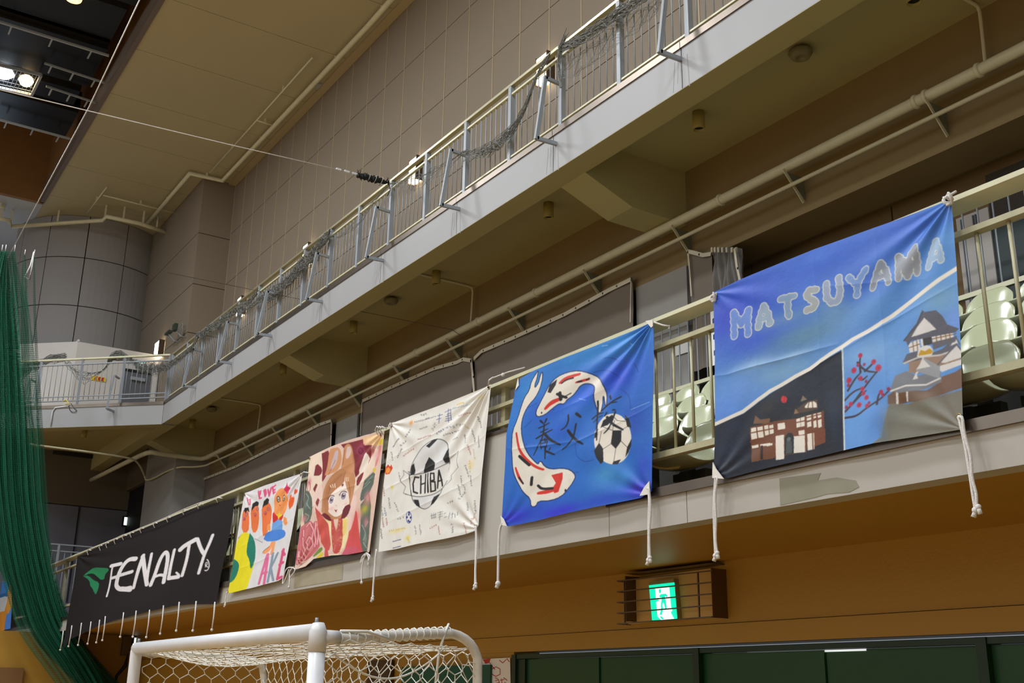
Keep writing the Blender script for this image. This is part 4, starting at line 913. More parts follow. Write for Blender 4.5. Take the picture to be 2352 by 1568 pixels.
    hang('cloth', t, p, [(711,1049),(760,1026),(800,1010),(840,998),(884,990)], [(677,1308),(700,1302),(720,1286),(760,1281),(800,1282),(838,1277),(848,1280)],
        [(711,1049),(708,1100),(692,1200),(677,1308)], [(884,990),(876,1070),(862,1170),(848,1268)], 190, 240, M_CL,
        [(1, 0, 2.4, 16, .014), (0, 1, -.8, 16, .014)], [(0,.5,1,.38,.005,.015),(.2,.3,.9,.15,.003,.02)])
    for x, y in [(712,1052), (876,998), (676,1303), (846,1270)]: eyelet(t, x, y)
    mb = MB()
    for P_ in [[(676,1303),(664,1303),(656,1318),(652,1345),(660,1330),(668,1308)],[(676,1303),(668,1316),(670,1330),(668,1350)],[(676,1303),(684,1308),(672,1325)]]: mb.path([Vector(q) for q in chaikin([plane(x, y, .02) for x, y in P_], 2)], .007, 6)
    mb.ball(plane(668, 1348, .02), .014, 8).build('tie_cord', M_ROPE, t)
    mb = MB()
    for P_ in [[(846,1270),(836,1278),(832,1296),(838,1285),(846,1272)],[(846,1270),(852,1280),(850,1298)],[(844,1272),(835,1300),(835,1340)],[(846,1270),(856,1276),(850,1292)]]: mb.path([Vector(q) for q in chaikin([plane(x, y, .02) for x, y in P_], 2)], .007, 6)
    mb.ball(plane(835, 1338, .02), .014, 8).build('tie_cord', M_ROPE, t)
    mb = MB()
    for c in (870, 876, 882): mb.path([plane(c, 998, .01), plane(c-2, 988, .03), plane(c+2, 980, .03), plane(c+6, 984, 0)], .006, 6)
    mb.build('tie_cord', M_ROPE, t)
girl()

# ---------------------------------------------------------------- children's drawing banner
def kids():
    t = thing('banner', 'narrow white banner with orange faces, yellow and green ball and pink LOVE lettering', 'banner', (-12, YP, Z(2.26)), 'painted banners tied along the stand railing')
    p = Paint(-13.3, -10.9, Z(1.0), Z(2.32), 260, 280, (222, 220, 224)); p.frame(500, 980, 3.92)
    yel = (232, 220, 30); tl = (28, 124, 106); org = (232, 118, 62); K = (30, 26, 28); pk = (220, 86, 130)
    p.poly([tuple(q) for q in chaikin([(95,1500),(110,1300),(170,1050),(215,960),(260,945),(310,990),(335,1080),(330,1200),(290,1350),(262,1460),(200,1490)], 1)], yel)
    p.poly([tuple(q) for q in chaikin([(290,955),(325,1010),(338,1100),(325,1220),(290,1290),(285,1200),(258,1140),(270,1050)], 1)], tl); p.poly([tuple(q) for q in chaikin([(150,1190),(185,1215),(195,1260),(160,1360),(110,1410),(100,1390),(115,1280)], 1)], tl); p.poly([(225,965),(180,1010),(195,1000)], (70,90,30))
    for P_ in [[(225,790),(240,740),(280,745),(290,850),(280,950),(220,950)],[(300,780),(310,720),(360,680),(375,760),(370,850),(345,950),(305,950)],[(395,740),(420,690),(450,660),(480,720),(480,860),(440,970),(400,990)]]: p.poly([tuple(q) for q in chaikin(P_+[P_[0]], 1)], org)
    for P_ in [[(232,770),(250,730),(280,725),(288,770),(270,750),(258,780),(245,755)],[(310,760),(320,690),(350,668),(370,680),(365,710),(340,715)],[(400,730),(415,670),(445,640),(462,655),(450,695),(420,710)]]: p.poly(P_, K)
    for x, y in [(265,790),(245,830),(340,790),(360,740),(425,775),(450,740)]: p.ring(x, y, 9, 14, 4, (120, 90, 150)); 
    for x, y in [(246,835),(340,800),(425,785)]: p.blob(x, y, 6, 12, (210, 60, 60), 1, 1)
    for P_ in [[(272,640),(285,700),(298,700)],[(295,650),(300,690)],[(275,660),(295,655)]]: p.line(P_, 10, (226, 110, 140))
    for L_ in [[[(372,580),(380,645),(395,640)],[(390,578),(385,610)]], [[(420,570),(428,625),(436,600),(430,565),(418,575)]], [[(452,565),(462,622),(478,550)]], [[(490,540),(500,600)],[(492,545),(516,526)],[(494,572),(510,565)],[(498,598),(512,588)]]]:
        for s_ in L_: p.line(s_, 14, pk)
    p.poly([(270,900),(292,1000),(300,960)], (222,220,224), 0)
    # plain doll: orange head, red bow, blue skirt
    p.poly([tuple(q) for q in chaikin([(500,780),(505,640),(530,575),(570,545),(610,560),(635,620),(632,720),(610,780),(560,800)], 2)], (240, 152, 88))
    p.poly([(595,560),(612,535),(622,495),(632,535),(652,550),(640,600),(620,608)], (216, 50, 96))
    for x, y in [(541,650),(594,640)]: p.ring(x, y, 11, 26, 5, K); p.blob(x, y, 7, 20, (232, 232, 236), 1, 1); p.blob(x, y+4, 4, 9, (90, 70, 60), 1, 1)
    p.blob(562, 668, 5, 5, (120, 60, 40), 1, 1); p.curve([(550,700),(560,712),(572,700)], 3, (120, 60, 40))
    p.poly([(490,780),(500,765),(530,800),(560,810),(600,780),(603,740),(590,820),(560,870),(540,830),(495,870)], (210, 44, 44)); p.poly([(525,790),(545,780),(552,755),(560,785),(580,790),(555,812),(540,840),(535,805)], (236, 206, 40))
    p.poly([(490,870),(540,830),(590,850),(585,930),(480,950)], (110, 162, 226)); p.poly([tuple(q) for q in chaikin([(410,1010),(440,950),(500,930),(590,920),(620,950),(610,990),(570,1010),(520,1030),(440,1030)], 1)], (74, 132, 220))
    p.poly([(600,810),(625,820),(634,870),(615,888),(595,860)], (240, 152, 88)); p.poly([(470,870),(445,880),(440,930),(475,935)], (240, 152, 88)); p.poly([(478,1035),(525,1030),(510,1100),(500,1160),(475,1150),(490,1090)], (240, 160, 104)); p.poly([tuple(q) for q in chaikin([(405,1140),(410,1120),(470,1070),(480,1040),(495,1060),(480,1110),(430,1145)], 1)], (240, 160, 104)); p.curve([(400,1135),(412,1115),(465,1078)], 4, (90,60,60))
    p.poly([tuple(q) for q in chaikin([(650,745),(640,680),(645,620),(665,605),(675,640),(690,625),(695,660),(680,710)], 1)], (232, 96, 40)); p.poly([(695,610),(694,565),(705,552),(712,570),(722,560),(720,590)], (226, 90, 60))
    # AKE
    for s_ in [[(375,1410),(452,1150)],[(458,1150),(425,1410)],[(405,1320),(445,1310)]]: p.line(s_, 24, (222, 112, 158))
    for s_ in [[(502,1140),(455,1395)],[(545,1135),(480,1270)],[(480,1265),(500,1380)]]: p.line(s_, 20, (136, 154, 176))
    for s_ in [[(598,1105),(535,1370)],[(560,1240),(590,1220)],[(540,1365),(575,1350)],[(590,1120),(605,1150)]]: p.line(s_, 24, (218, 84, 130))
    p.curve([(325,1005),(360,1020),(400,1040)], 3, (110, 110, 110)); p.curve([(400,540),(450,505),(520,510)], 2.5, (180, 180, 184))
    hang('cloth', t, p, [(562,1132),(575,1128),(610,1114),(650,1100),(696,1086)], [(524,1362),(550,1357),(600,1347),(640,1337),(651,1330)],
        [(562,1132),(552,1190),(540,1270),(524,1362)], [(696,1086),(686,1140),(670,1230),(650,1326)], 160, 210, M_CL, [(1, 0, 2.4, 16, .014), (0, 0, .7, 14, .008)], [(.1,.55,1,.42,.004,.015),(.1,.78,.9,.72,.004,.015)])
    for x, y in [(524,1358), (692,1090), (563,1136)]: eyelet(t, x, y)
    cord(t, [(524,1358),(522,1366),(520,1376),(519,1388)], r=.006)
    MB().path([plane(692, 1090, .01), plane(702, 1084, .02), plane(712, 1086, 0)], .006, 6).build('tie_cord', M_ROPE, t)
kids()

# ---------------------------------------------------------------- black brand banner
def black():
    t = thing('banner', 'long black cloth banner with white PENALTY lettering and a green leaf emblem', 'banner', (-17.4, YP, Z(2.3)), 'painted banners tied along the stand railing')
    p = Paint(-22.4, -13.0, Z(.5), Z(2.42), 560, 330, (34, 30, 32)); p.frame(0, 880, 2.278)
    W_ = (226, 222, 226); G = (40, 128, 84)
    for x, y, a, b, c, al in [(700,1120,200,60,(44,40,44),.5),(1000,700,160,60,(42,36,36),.4),(600,1000,160,90,(28,25,27),.5)]: p.blob(x, y, a, b, c, al)
    def cv(P_): return [tuple(q) for q in chaikin(P_+[P_[0]], 1)]
    p.poly(cv([(436,1010),(460,985),(492,963),(545,965),(570,968),(570,980),(548,1000),(545,1025),(525,1028),(512,1018),(490,1000),(450,1002)]), G)
    p.poly(cv([(438,1008),(465,1005),(490,1030),(518,1040),(516,1070),(502,1108),(494,1090),(488,1075),(474,1060),(470,1030)]), G)
    p.curve([(460,1000),(485,998),(505,1015),(522,1035)], 9, (26, 24, 26), 1, [.4, 1, 1.2])
    SW = [([(556,1114),(568,1070),(584,985),(592,955)], 9), ([(584,955),(630,944)], 18), ([(580,1020),(612,1010)], 15), ([(612,1012),(625,1000)], 12),
          ([(708,918),(680,918),(655,935),(625,985),(606,1040),(606,1065),(630,1080),(680,1070)], 22), ([(622,1005),(690,985)], 17), ([(632,1075),(680,1078)], 24),
          ([(700,1068),(718,1000),(748,900)], 18), ([(745,905),(755,970),(770,1052)], 20), ([(768,1052),(775,980),(790,892)], 15),
          ([(790,1055),(812,1000),(832,930),(850,895),(866,880),(878,900),(872,960),(858,1040)], 19), ([(812,1012),(840,1000),(866,1008)], 14),
          ([(912,872),(895,950),(885,1018)], 17), ([(885,1020),(935,1012)], 20), ([(925,990),(938,1002)], 10),
          ([(945,870),(965,850),(1024,818)], 23), ([(992,840),(980,920),(955,1005)], 17), 
          ([(1035,815),(1055,870),(1072,895)], 18), ([(1115,795),(1098,840),(1072,895),(1055,950),(1042,992)], 17)]
    for P_, w in SW: p.curve(P_, w, W_)
    p.ring(1080, 950, 17, 30, 5, W_, -70, 110); p.curve([(1078,962),(1078,938),(1088,936),(1088,948),(1078,952),(1090,962)], 4, W_)
    hang('cloth', t, p, [(178,1277),(230,1255),(300,1226),(360,1200),(430,1172),(480,1158),(541,1143)], [(145,1490),(160,1468),(220,1440),(260,1425),(330,1407),(400,1391),(440,1387),(497,1387)],
        [(178,1277),(168,1350),(155,1420),(145,1490)], [(541,1143),(530,1220),(508,1320),(497,1387)], 360, 230, M_CLK, [(0, 0, .8, 12, .02)], [(.2,.2,.22,1,.01,.02),(.5,0,.55,1,.008,.02),(.75,.1,.76,1,.008,.02),(.3,.6,.32,1,.01,.01)])
    top = [(204,1266),(232,1256),(247,1250),(266,1241),(285,1232),(303,1226),(326,1216),(357,1204),(387,1191),(424,1174),(458,1160),(502,1146)]
    mb = MB()
    for i, (x, y) in enumerate(top): mb.path([plane(x, y+8, .01), plane(x, y+1, .03), plane(x+2, y-4, .02), plane(x+4, y-2, -.03)], .008, 6)
    mb.path([plane(x, y-3, .03) for x, y in top], .006, 6); mb.build('lashing_cord', M_ROPE, t)
    bot = [(147,1448,140,1492),(167,1436,159,1484),(189,1430,181,1481),(211,1427,203,1478),(231,1423,223,1475),(244,1415,237,1470),(286,1406,278,1462),(315,1402,307,1462),(346,1400,338,1463),(378,1390,370,1455),(414,1382,407,1448),(453,1380,445,1448),(496,1382,489,1446)]
    for x, y, a, b in bot:
        q = [plane(x, y, .012), plane(x*.5+a*.5+1, (y+b)/2, .012), plane(a, b, .012)]
        MB().path(q, [.010, .009, .009], 6).ball(q[2], .018, 8).build('tie_cord', M_ROPE, t)
black()
# end of another banner at the frame edge
def far_banner():
    t = thing('banner', 'blue and orange painted banner seen at the frame edge behind the green net', 'banner', (-26.5, YP, Z(2.0)), 'painted banners tied along the stand railing')
    p = Paint(-28.5, -24.5, Z(.8), Z(2.6), 160, 160, (232, 150, 40)); p.frame(0, 1180, 4.04)
    p.poly([(-80,560),(60,600),(100,620),(60,760),(0,830),(-80,840)], (70, 140, 220)); p.poly([(60,940),(110,860),(110,1080),(40,1080)], (80, 140, 230)); p.poly([(15,830),(55,740),(75,780),(40,900),(15,905)], (220, 220, 220)); p.poly([(70,730),(110,860),(80,930),(60,880)], (232, 160, 50)); p.line([(0,640),(60,760)], 14, (40, 110, 170))
    hang('cloth', t, p, [(-4,1337),(10,1333),(26,1330)], [(-4,1450),(5,1448),(24,1443)], [(-4,1337),(-4,1450)], [(26,1330),(28,1390),(24,1443)], 40, 110, M_CL, [])
    eyelet(t, 25, 1334)
far_banner()
# ================================================================== PIPES, LAMPS, SPEAKERS UNDER THE GALLERY
PY, PZ = 7.58, Z(5.0)
t = thing('pipe', 'thick cream pipe running along the beam under the gallery soffit', 'pipe', (-8, PY, PZ))
MB().path(chaikin([(X1, PY, PZ), (-24.3, PY, PZ), (-24.62, PY-.1, PZ), (-24.55, 6.5, PZ), (-24.5, 6.32, PZ), (-25.2, 6.25, PZ), (-28.9, 6.1, PZ)], 1), .052, 14).build('pipe_run', M_PIPE, t)
for px, py in [(1655, 448), (1232, 655), (1100, 727), (2106, 247), (2130, 238), (2250, 172), (958, 803), (675, 947), (540, 1012), (495, 1035)]:
    c = at(px, py, Y=PY); MB().lathe([(.060, -.02), (.066, -.012), (.066, .012), (.060, .02)], (c[0], PY, PZ), 14, 'X').build('coupling', M_PIPE, t)
t = thing('pipe', 'slim cream pipe carried on the brackets below the thick pipe', 'pipe', (-8, PY+.05, Z(4.8)))
MB().path(chaikin([(X1, PY+.02, Z(4.80)), (-24.0, PY+.02, Z(4.80)), (-24.6, 7.4, Z(4.80)), (-24.75, 6.98, Z(4.79)), (-26.9, 6.95, Z(4.74)), (-27.0, 6.9, Z(4.95)), (-25.3, 6.3, Z(4.9)), (-24.6, 5.9, Z(4.85)), (-24.4, 3.6, Z(4.82))], 2), .021, 10).build('pipe_run', M_PIPE, t)
for k, (px, py) in enumerate([(2130, 208), (1805, 372), (1548, 497), (1345, 598), (1172, 686), (1030, 757), (908, 820), (803, 872), (708, 920), (628, 960), (560, 997), (500, 1030)]):
    x = at(px, py+8, Y=7.55)[0]
    t = thing('pipe_bracket', 'angled flat steel pipe bracket on the beam, %s one from the camera end' % ORD[k], 'bracket', (x, 7.7, Z(4.9)), 'brackets carrying the two pipes')
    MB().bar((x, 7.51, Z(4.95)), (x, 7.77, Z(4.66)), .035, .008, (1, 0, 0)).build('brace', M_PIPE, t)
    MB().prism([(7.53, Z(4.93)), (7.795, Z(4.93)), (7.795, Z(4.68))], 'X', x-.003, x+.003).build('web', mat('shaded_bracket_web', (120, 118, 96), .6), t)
for k, (px, py, qy, nm) in enumerate([(2250, 27, 0, 'near the top edge of the picture'), (1086, 659, 0, 'above the koi banner'), (599, 927, 0, 'above the cartoon banners')]):
    p = at(px, py, Y=7.72); x = p[0]
    t = thing('conduit', 'thin cream conduit bending from soffit to pipe, %s' % ['above the castle banner', 'above the koi banner', 'above the small cartoon banners'][k], 'conduit', (x, 7.7, Z(5.3)))
    MB().path(chaikin([(x, 6.55, Z(5.68)), (x, 7.65, Z(5.68)), (x, 7.72, Z(5.66)), (x, 7.72, Z(5.5)), (x, 7.70, Z(5.05))], 1), .016, 8).build('tube', M_PIPE, t)
for k, (a, b) in enumerate([(X1, -7.5), (-9.5, -15.6), (-17.7, -23.0)]):
    t = thing('conduit', 'long thin conduit at the inner edge of the balcony beam, %s stretch' % ['nearest', 'middle', 'far'][k], 'conduit', (a, 6.42, Z(5.68)))
    MB().path([(a, 6.44, Z(5.672)), (b, 6.44, Z(5.672)), (b, 6.44, Z(5.60))], .011, 6).build('tube', M_PIPE, t)
    for j in range(1, 5):
        x = a+(b-a)*j/4.6
        MB().box(x-.012, x+.012, 6.43, 6.46, Z(5.61), Z(5.69)).build('clip', M_BLACK, t)
tops = [(2123, -25), (1605, 258), (1258, 466), (1007, 624), (812, 738), (661, 838), (440, 963), (195, 987)]
for k, (px, py) in enumerate(tops):
    p = at(px, py, Z=Z(5.70)); x, y = p[0], (7.0 if k < 7 else p[1])
    t = thing('downlight', 'cream cylinder downlight hanging from the soffit, %s from the camera end' % ORD[k], 'light', (x, y, Z(5.7)), 'cylinder downlights under the gallery')
    MB().lathe([(.063, 0), (.063, -.20), (.055, -.20), (.052, -.14), (.001, -.14)], (x, y, Z(5.70)), 20).build('housing', mat('cream_lamp_housing', (176, 160, 92), .45), t)
    MB().lathe([(.053, -.17), (.001, -.171)], (x, y, Z(5.70)), 20).build('dark_hole_disc', M_BLACK, t)  # black disc paints in the darkness of the housing's hollow end
for k, (px, py) in enumerate([(1833, 110), (903, 685), (490, 935)]):
    p = at(px, py, Z=Z(5.69)); x = p[0]
    t = thing('ceiling_speaker', 'round bowl-shaped speaker on the soffit, %s' % ['above the castle banner', 'above the signed white banner', 'far one before the corner'][k], 'speaker', (x, 6.97, Z(5.7)))
    MB().lathe([(.03, 0), (.03, -.03), (.105, -.035), (.112, -.055), (.085, -.10), (.045, -.115), (.04, -.10), (.001, -.10)], (x, 6.97, Z(5.70)), 24).build('bowl', mat('olive_speaker_shell', (140, 130, 92), .5), t)
# ---------------------------------------------------------------- curtains over the openings
def drape(t, top, zb, y, rip=.012, nv=14, n=60, m=None, xb=None):
    P = resample([(at(x, yy, Y=y)[0], at(x, yy, Y=y)[2]) for x, yy in top], n)
    Q = P.copy() if xb is None else resample([(xb[0], 0), (xb[1], 0)], n)
    vs = []; fs = []
    for j in range(nv):
        v = j/(nv-1)
        for i in range(n):
            X = P[i, 0]*(1-v)+Q[i, 0]*v; z = P[i, 1]*(1-v)+zb*v
            vs.append((X, y+rip*math.sin(i*.9+math.sin(v*3))*(.4+.6*v)+rip*.5*math.sin(i*.31+j), z))
    for j in range(nv-1):
        for i in range(n-1): fs.append((j*n+i, j*n+i+1, (j+1)*n+i+1, (j+1)*n+i))
    MB().add(vs, fs, True).build('cloth', m or M_CURT, t)
    return P
def tape(t, pts, y, w_=.055, name='edge_tape', dots=True):
    P = [(at(a, b, Y=y)[0], at(a, b, Y=y)[2]) for a, b in pts]
    vs = []; fs = []
    for i, (X, z) in enumerate(P):
        d = np.array(P[min(i+1, len(P)-1)])-np.array(P[max(i-1, 0)]); d = d/np.linalg.norm(d); nrm = np.array([d[1], -d[0]])
        for s_ in (0, 1): vs.append((X+nrm[0]*w_*s_, y-.018, z+nrm[1]*w_*s_)); 
    for i in range(len(P)-1): fs.append((2*i, 2*i+1, 2*i+3, 2*i+2))
    o = MB().add(vs, fs).build(name, M_TAPE, t)
    if dots:
        q = resample(P, int(sum(math.dist(a, b) for a, b in zip(P[:-1], P[1:]))/.28)+2); mb = MB()
        for X, z in q[1:-1]: mb.box(X-.007, X+.007, y-.024, y-.018, z-.04, z-.018)
        mb.build('stud', M_BLACK, o)
t = thing('curtain', 'grey-brown curtain with white edge tape behind the small cartoon banners', 'curtain', (-21, 7.72, Z(4.6)), 'blackout curtains over the stand openings')
tp = [(468, 1098), (540, 1070), (640, 1020), (700, 990), (735, 972), (764, 962)]
drape(t, tp, Z(2.9), 7.72); tape(t, tp, 7.71); tape(t, [(764, 962), (763, 1010), (762, 1060)], 7.71, .03)
t = thing('curtain', 'grey-brown curtain with white edge tape behind the signed white banner', 'curtain', (-15, 7.72, Z(4.6)), 'blackout curtains over the stand openings')
tp = [(833, 918), (900, 886), (1000, 842), (1052, 828), (1066, 821), (1086, 824)]
drape(t, tp, Z(2.9), 7.72); tape(t, tp, 7.71); tape(t, [(1086, 824), (1090, 860), (1093, 900)], 7.71, .05); tape(t, [(834, 918), (832, 960), (830, 1000)], 7.71, .02, dots=False)
t = thing('curtain', 'grey-brown curtain with white edge tape behind the koi banner', 'curtain', (-11, 7.72, Z(4.6)), 'blackout curtains over the stand openings')
tp = [(1090, 820), (1108, 803), (1180, 772), (1300, 717), (1400, 662), (1453, 636)]
drape(t, tp, Z(2.9), 7.73); tape(t, tp, 7.72); tape(t, [(1453, 636), (1452, 680), (1451, 740)], 7.72, .015, dots=False)
t = thing('curtain', 'bunched grey curtain pulled half open behind the castle banner corner', 'curtain', (-8, 7.72, Z(4.6)), 'blackout curtains over the stand openings')
tp = [(1583, 573), (1600, 577), (1618, 582), (1636, 579)]
drape(t, tp, Z(3.3), 7.72, n=12); tape(t, tp, 7.71, .045); tape(t, [(1583, 573), (1588, 620), (1592, 680)], 7.71, .02, dots=False)
tp = [(1636, 577), (1660, 568), (1700, 569)]
drape(t, tp, Z(3.2), 7.72, rip=.05, n=46, m=mat('mid_grey_curtain_cloth', (132, 128, 126), .9, bump=.2, bscale=8), xb=(at(1632, 680, Y=7.72)[0], at(1728, 680, Y=7.72)[0]))
tape(t, [(1692, 570), (1697, 610), (1706, 650)], 7.66, .03)
for x in (1638, 1645, 1653, 1662, 1672, 1684, 1694): p = at(x, 570, Y=7.68); MB().box(p[0]-.012, p[0]+.012, 7.655, 7.668, p[2]-.05, p[2]+.005).build('heading_tab', M_TAPE, t)
# things on the stand's back wall
p0_, p1_ = at(2195, 500, Y=8.38), at(2268, 470, Y=8.38)
d = sroot('door_4')
MB().box(p0_[0], p1_[0], 8.38, 8.455, Z(2.75), p1_[2]-.02).build('white_frame', M_WHITEWALL, d)
for px in (2222, 2250, 2256): q = at(px, 480, Y=8.49); MB().box(q[0]-.006, q[0]+.006, 8.365, 8.38, Z(2.75), p1_[2]-.05).build('groove', M_DOORG, d)
q = at(2420, 470, Y=8.55)
MB().box(p1_[0], q[0], 8.40, 8.455, Z(2.75), Z(4.05)).build('door_leaf', M_TEAL, d)
MB().box(p1_[0], q[0], 8.40, 8.455, Z(4.05), Z(4.5)).build('transom_mesh', mat('woven_wire_mesh', (70, 62, 54), .8, var=.3, scale=90), d)
pa, pb = at(1551, 778, Y=7.78), at(1606, 800, Y=7.78)
t = thing('notice', 'white paper sheet fixed to the grey column behind the seats', 'notice', (pa[0], 7.78, pa[2]))
MB().prism([(pa[0], at(1551, 818, Y=7.78)[2]), (pb[0], at(1606, 800, Y=7.78)[2]), (pb[0], at(1606, 765, Y=7.78)[2]), (pa[0], at(1551, 778, Y=7.78)[2])], 'Y', 7.775, 7.78).build('sheet', M_PAPER, t)
pa, pb = at(1633, 755, Y=7.5), at(1660, 755, Y=7.5)
t = thing('poster', 'narrow white poster with small dark blue figures beside the castle banner edge', 'poster', (pa[0], 7.5, pa[2]))
MB().box(pa[0], pb[0], 7.5, 7.505, Z(3.2), Z(3.95)).build('sheet', M_PAPER, t)
for k in range(4): MB().prism([(pa[0]+.03+a, Z(3.3+.17*k)+b) for a, b in [(0, 0), (.05, .0), (.06, .05), (.045, .07), (.05, .10), (.02, .10), (.025, .06), (.0, .05)]], 'Y', 7.497, 7.5).build('figure_print', mat('navy_print', (40, 44, 100), .7), t)
# ---------------------------------------------------------------- lamps along the gallery wall
for k, x in enumerate((-7.2, -11.22, -15.04, -19.6, -23.42)):
    t = thing('wall_lamp', 'lit box lamp on the gallery wall, %s from the camera end' % ORD[k], 'lamp', (x, 7.7, Z(8.36)), 'lit box lamps on the gallery wall')
    MB().box(x-.13, x+.13, 7.66, 7.79, Z(8.18), Z(8.58)).build('diffuser', M_LAMPON, t)
    for s_ in (-1, 1): MB().box(x+s_*.135-.008, x+s_*.135+.008, 7.65, 7.79, Z(8.16), Z(8.60)).build('side_plate', M_COVER, t)
    for j in range(3): MB().box(x-.13, x+.13, 7.648, 7.656, Z(8.25+.12*j), Z(8.258+.12*j)).build('guard_wire', M_COVER, t)
x = at(363, 803, Y=6.9)[0]
t = thing('wall_lamp', 'lit box lamp at the foot of the corner pilaster beside the partition', 'lamp', (x, 6.9, Z(8.1)))
zc = at(363, 803, Y=6.9)[2]
MB().box(x-.2, x+.2, 6.86, 6.99, zc-.2, zc+.2).build('diffuser', M_LAMPON, t); MB().box(x+.2, x+.22, 6.85, 6.99, zc-.22, zc+.22).build('side_plate', M_COVER, t)
for k, (px, py) in enumerate([(403, 752), (388, 763)]):
    c = at(px, py, Y=6.75)
    t = thing('floodlight', 'small dark floodlight on an arm at the corner pilaster, %s one' % ('upper' if k == 0 else 'lower'), 'floodlight', tuple(c))
    MB().box(c[0]-.10, c[0]+.10, c[1]-.05, c[1]+.03, c[2]-.08, c[2]+.08).build('head', mat('dark_green_housing', (46, 62, 50), .5), t) if k == 0 else MB().box(c[0]-.2, c[0]+.15, c[1]-.05, c[1]+.05, c[2]-.03, c[2]+.02).build('head', mat('dark_green_housing', (46, 62, 50), .5), t)
    MB().path([(c[0], c[1], c[2]-.05), (c[0]+.05, 6.88, c[2]-.2), (c[0]+.1, 6.99, c[2]-.22)], .012, 6).build('arm', M_RAILG, t)
c = at(415, 775, Y=6.95)
t = thing('bracket_frame', 'upright white metal hoop fixed to the corner pilaster', 'bracket', tuple(c))
MB().path([tuple(at(x, y, Y=6.93)) for x, y in [(408, 775), (410, 752), (420, 743), (419, 768), (408, 778)]], .012, 6).build('hoop', M_RAILG, t)
# exit signs and notices
def runner(t, pl, origin, sc, green, white):
    pass
M_EXG = mat('lit_green_sign', (0, 230, 190), .4, emit=(0, 235, 185), estr=1.05)
M_EXW = mat('lit_white_sign', (240, 255, 250), .4, emit=(235, 255, 250), estr=1.15)
t = thing('exit_sign', 'lit green running-man exit sign on the ochre wall inside a barred guard', 'sign', (-7, 6.05, Z(.75)))
SY = 6.02
def sp(pts, y0, y1, m, name, parent=t):
    return MB().prism([(at(1400+x/7.84, 1280+y/7.84, Y=y0)[0], at(1400+x/7.84, 1280+y/7.84, Y=y0)[2]) for x, y in pts], 'Y', y0, y1).build(name, m, parent)
M_SP = mat('sign_back_plate', (214, 172, 104), .5)
sp([(290, 405), (1820, 195), (1890, 1060), (330, 1200)], 6.06, 6.10, M_SP, 'back_plate')
hb = sp([(705, 440), (1150, 375), (1215, 1105), (765, 1140)], 6.005, 6.06, mat('sign_housing', (150, 132, 88), .5), 'housing')
sg = sp([(710, 500), (1158, 447), (1210, 1102), (765, 1128)], 5.998, 6.005, M_EXG, 'lit_panel')
wht = sp([(820, 545), (1065, 520), (1100, 880), (1125, 950), (1095, 985), (1155, 1100), (925, 1122), (865, 1060), (838, 800), (890, 780), (880, 720), (835, 730)], 5.994, 5.998, M_EXW, 'door_symbol', t)
man = [[(888, 575), (905, 565), (922, 585), (922, 620), (905, 642), (888, 625)], [(895, 690), (920, 660), (1010, 650), (1040, 690), (1025, 710), (1005, 690), (990, 700), (1010, 800), (1025, 915), (1000, 920), (980, 830), (960, 800), (945, 860), (960, 930), (935, 1030), (900, 1030), (930, 930), (925, 860), (940, 720), (905, 715)], [(905, 1060), (940, 1060), (975, 1108), (940, 1110)]]
for q in man: sp(q, 5.990, 5.994, M_EXG, 'running_man', t)
gd = MB()
for k in range(5):
    a = at(1400+140/7.84, 1280+(425+192*k)/7.84, Y=5.95); b = at(1400+1850/7.84, 1280+(235+208*k)/7.84, Y=5.95)
    MB().bar((a[0], 5.95, a[2]), (b[0], 5.95, b[2]), .012, .010).bar((a[0], 5.95, a[2]), (a[0], 6.09, a[2]), .01, .01).build('guard_bar', M_COVER, t)
for px0, px1 in ((1590, 1650), (265, 290)):
    a = at(1400+px0/7.84, 1280+(260 if px0 > 1000 else 420)/7.84, Y=5.956); b = at(1400+(px1+20)/7.84, 1280+(1080 if px0 > 1000 else 1200)/7.84, Y=5.956)
    MB().bar((a[0], 5.956, a[2]), (a[0], 5.956, b[2]), .012, .010).build('guard_bar', M_COVER, t)
a = at(1400+1830/7.84, 1280+190/7.84, Y=5.95); b = at(1400+1890/7.84, 1280+1080/7.84, Y=5.95)
MB().box(a[0], a[0]+.006, 5.945, 6.10, b[2], a[2]).build('guard_side_plate', mat('brown_guard_plate', (96, 72, 44), .35, metal=.4), t)
a = at(1400+290/7.84, 1280+405/7.84, Y=5.95)
MB().box(a[0]-.01, a[0], 5.95, 6.10, Z(.60), Z(.97)).build('guard_side_plate', mat('brown_guard_plate', (96, 72, 44), .35), t)
MB().box(a[0], at(1632, 1305, Y=5.95)[0], 5.95, 6.10, Z(.985), Z(.99)).build('guard_cap', mat('brown_guard_plate', (96, 72, 44), .35), t)
def sign_x(label, x, px0, py0, px1, py1, stripe=True):
    a, b = at(px0, py0, X=x), at(px1, py1, X=x)
    t = thing('exit_sign', label, 'sign', tuple((a+b)/2))
    MB().box(x-.08, x-.005, a[1]-.03, b[1]+.03, b[2]-.03, a[2]+.03).build('housing', M_BLACK, t)
    MB().box(x-.005, x, a[1], b[1], b[2], a[2]).build('lit_panel', M_EXW, t)
    if stripe:
        MB().box(x, x+.003, a[1]+.02, b[1]-.02, (a[2]+b[2])/2-.02, (a[2]+b[2])/2+.03).build('green_symbol', M_EXG, t)
        MB().box(x, x+.003, a[1]+.02, b[1]-.02, b[2]+.06, b[2]+.075).build('green_symbol', M_EXG, t)
    return t
t2_ = sign_x('lit white exit sign on the cross wall under the black banner', -23.0, 309, 1464, 318, 1500)
MB().box(-23.08, -23.0, 5.85, 5.98, Z(.62), Z(1.0)).build('guard_side_plate', M_COVER, t2_)
sign_x('small lit exit sign on the dark end wall above the black banner', -29.1, 286, 1187, 292, 1206, False)
a, b = at(313, 827, X=-27.1), at(331, 843, X=-27.1)
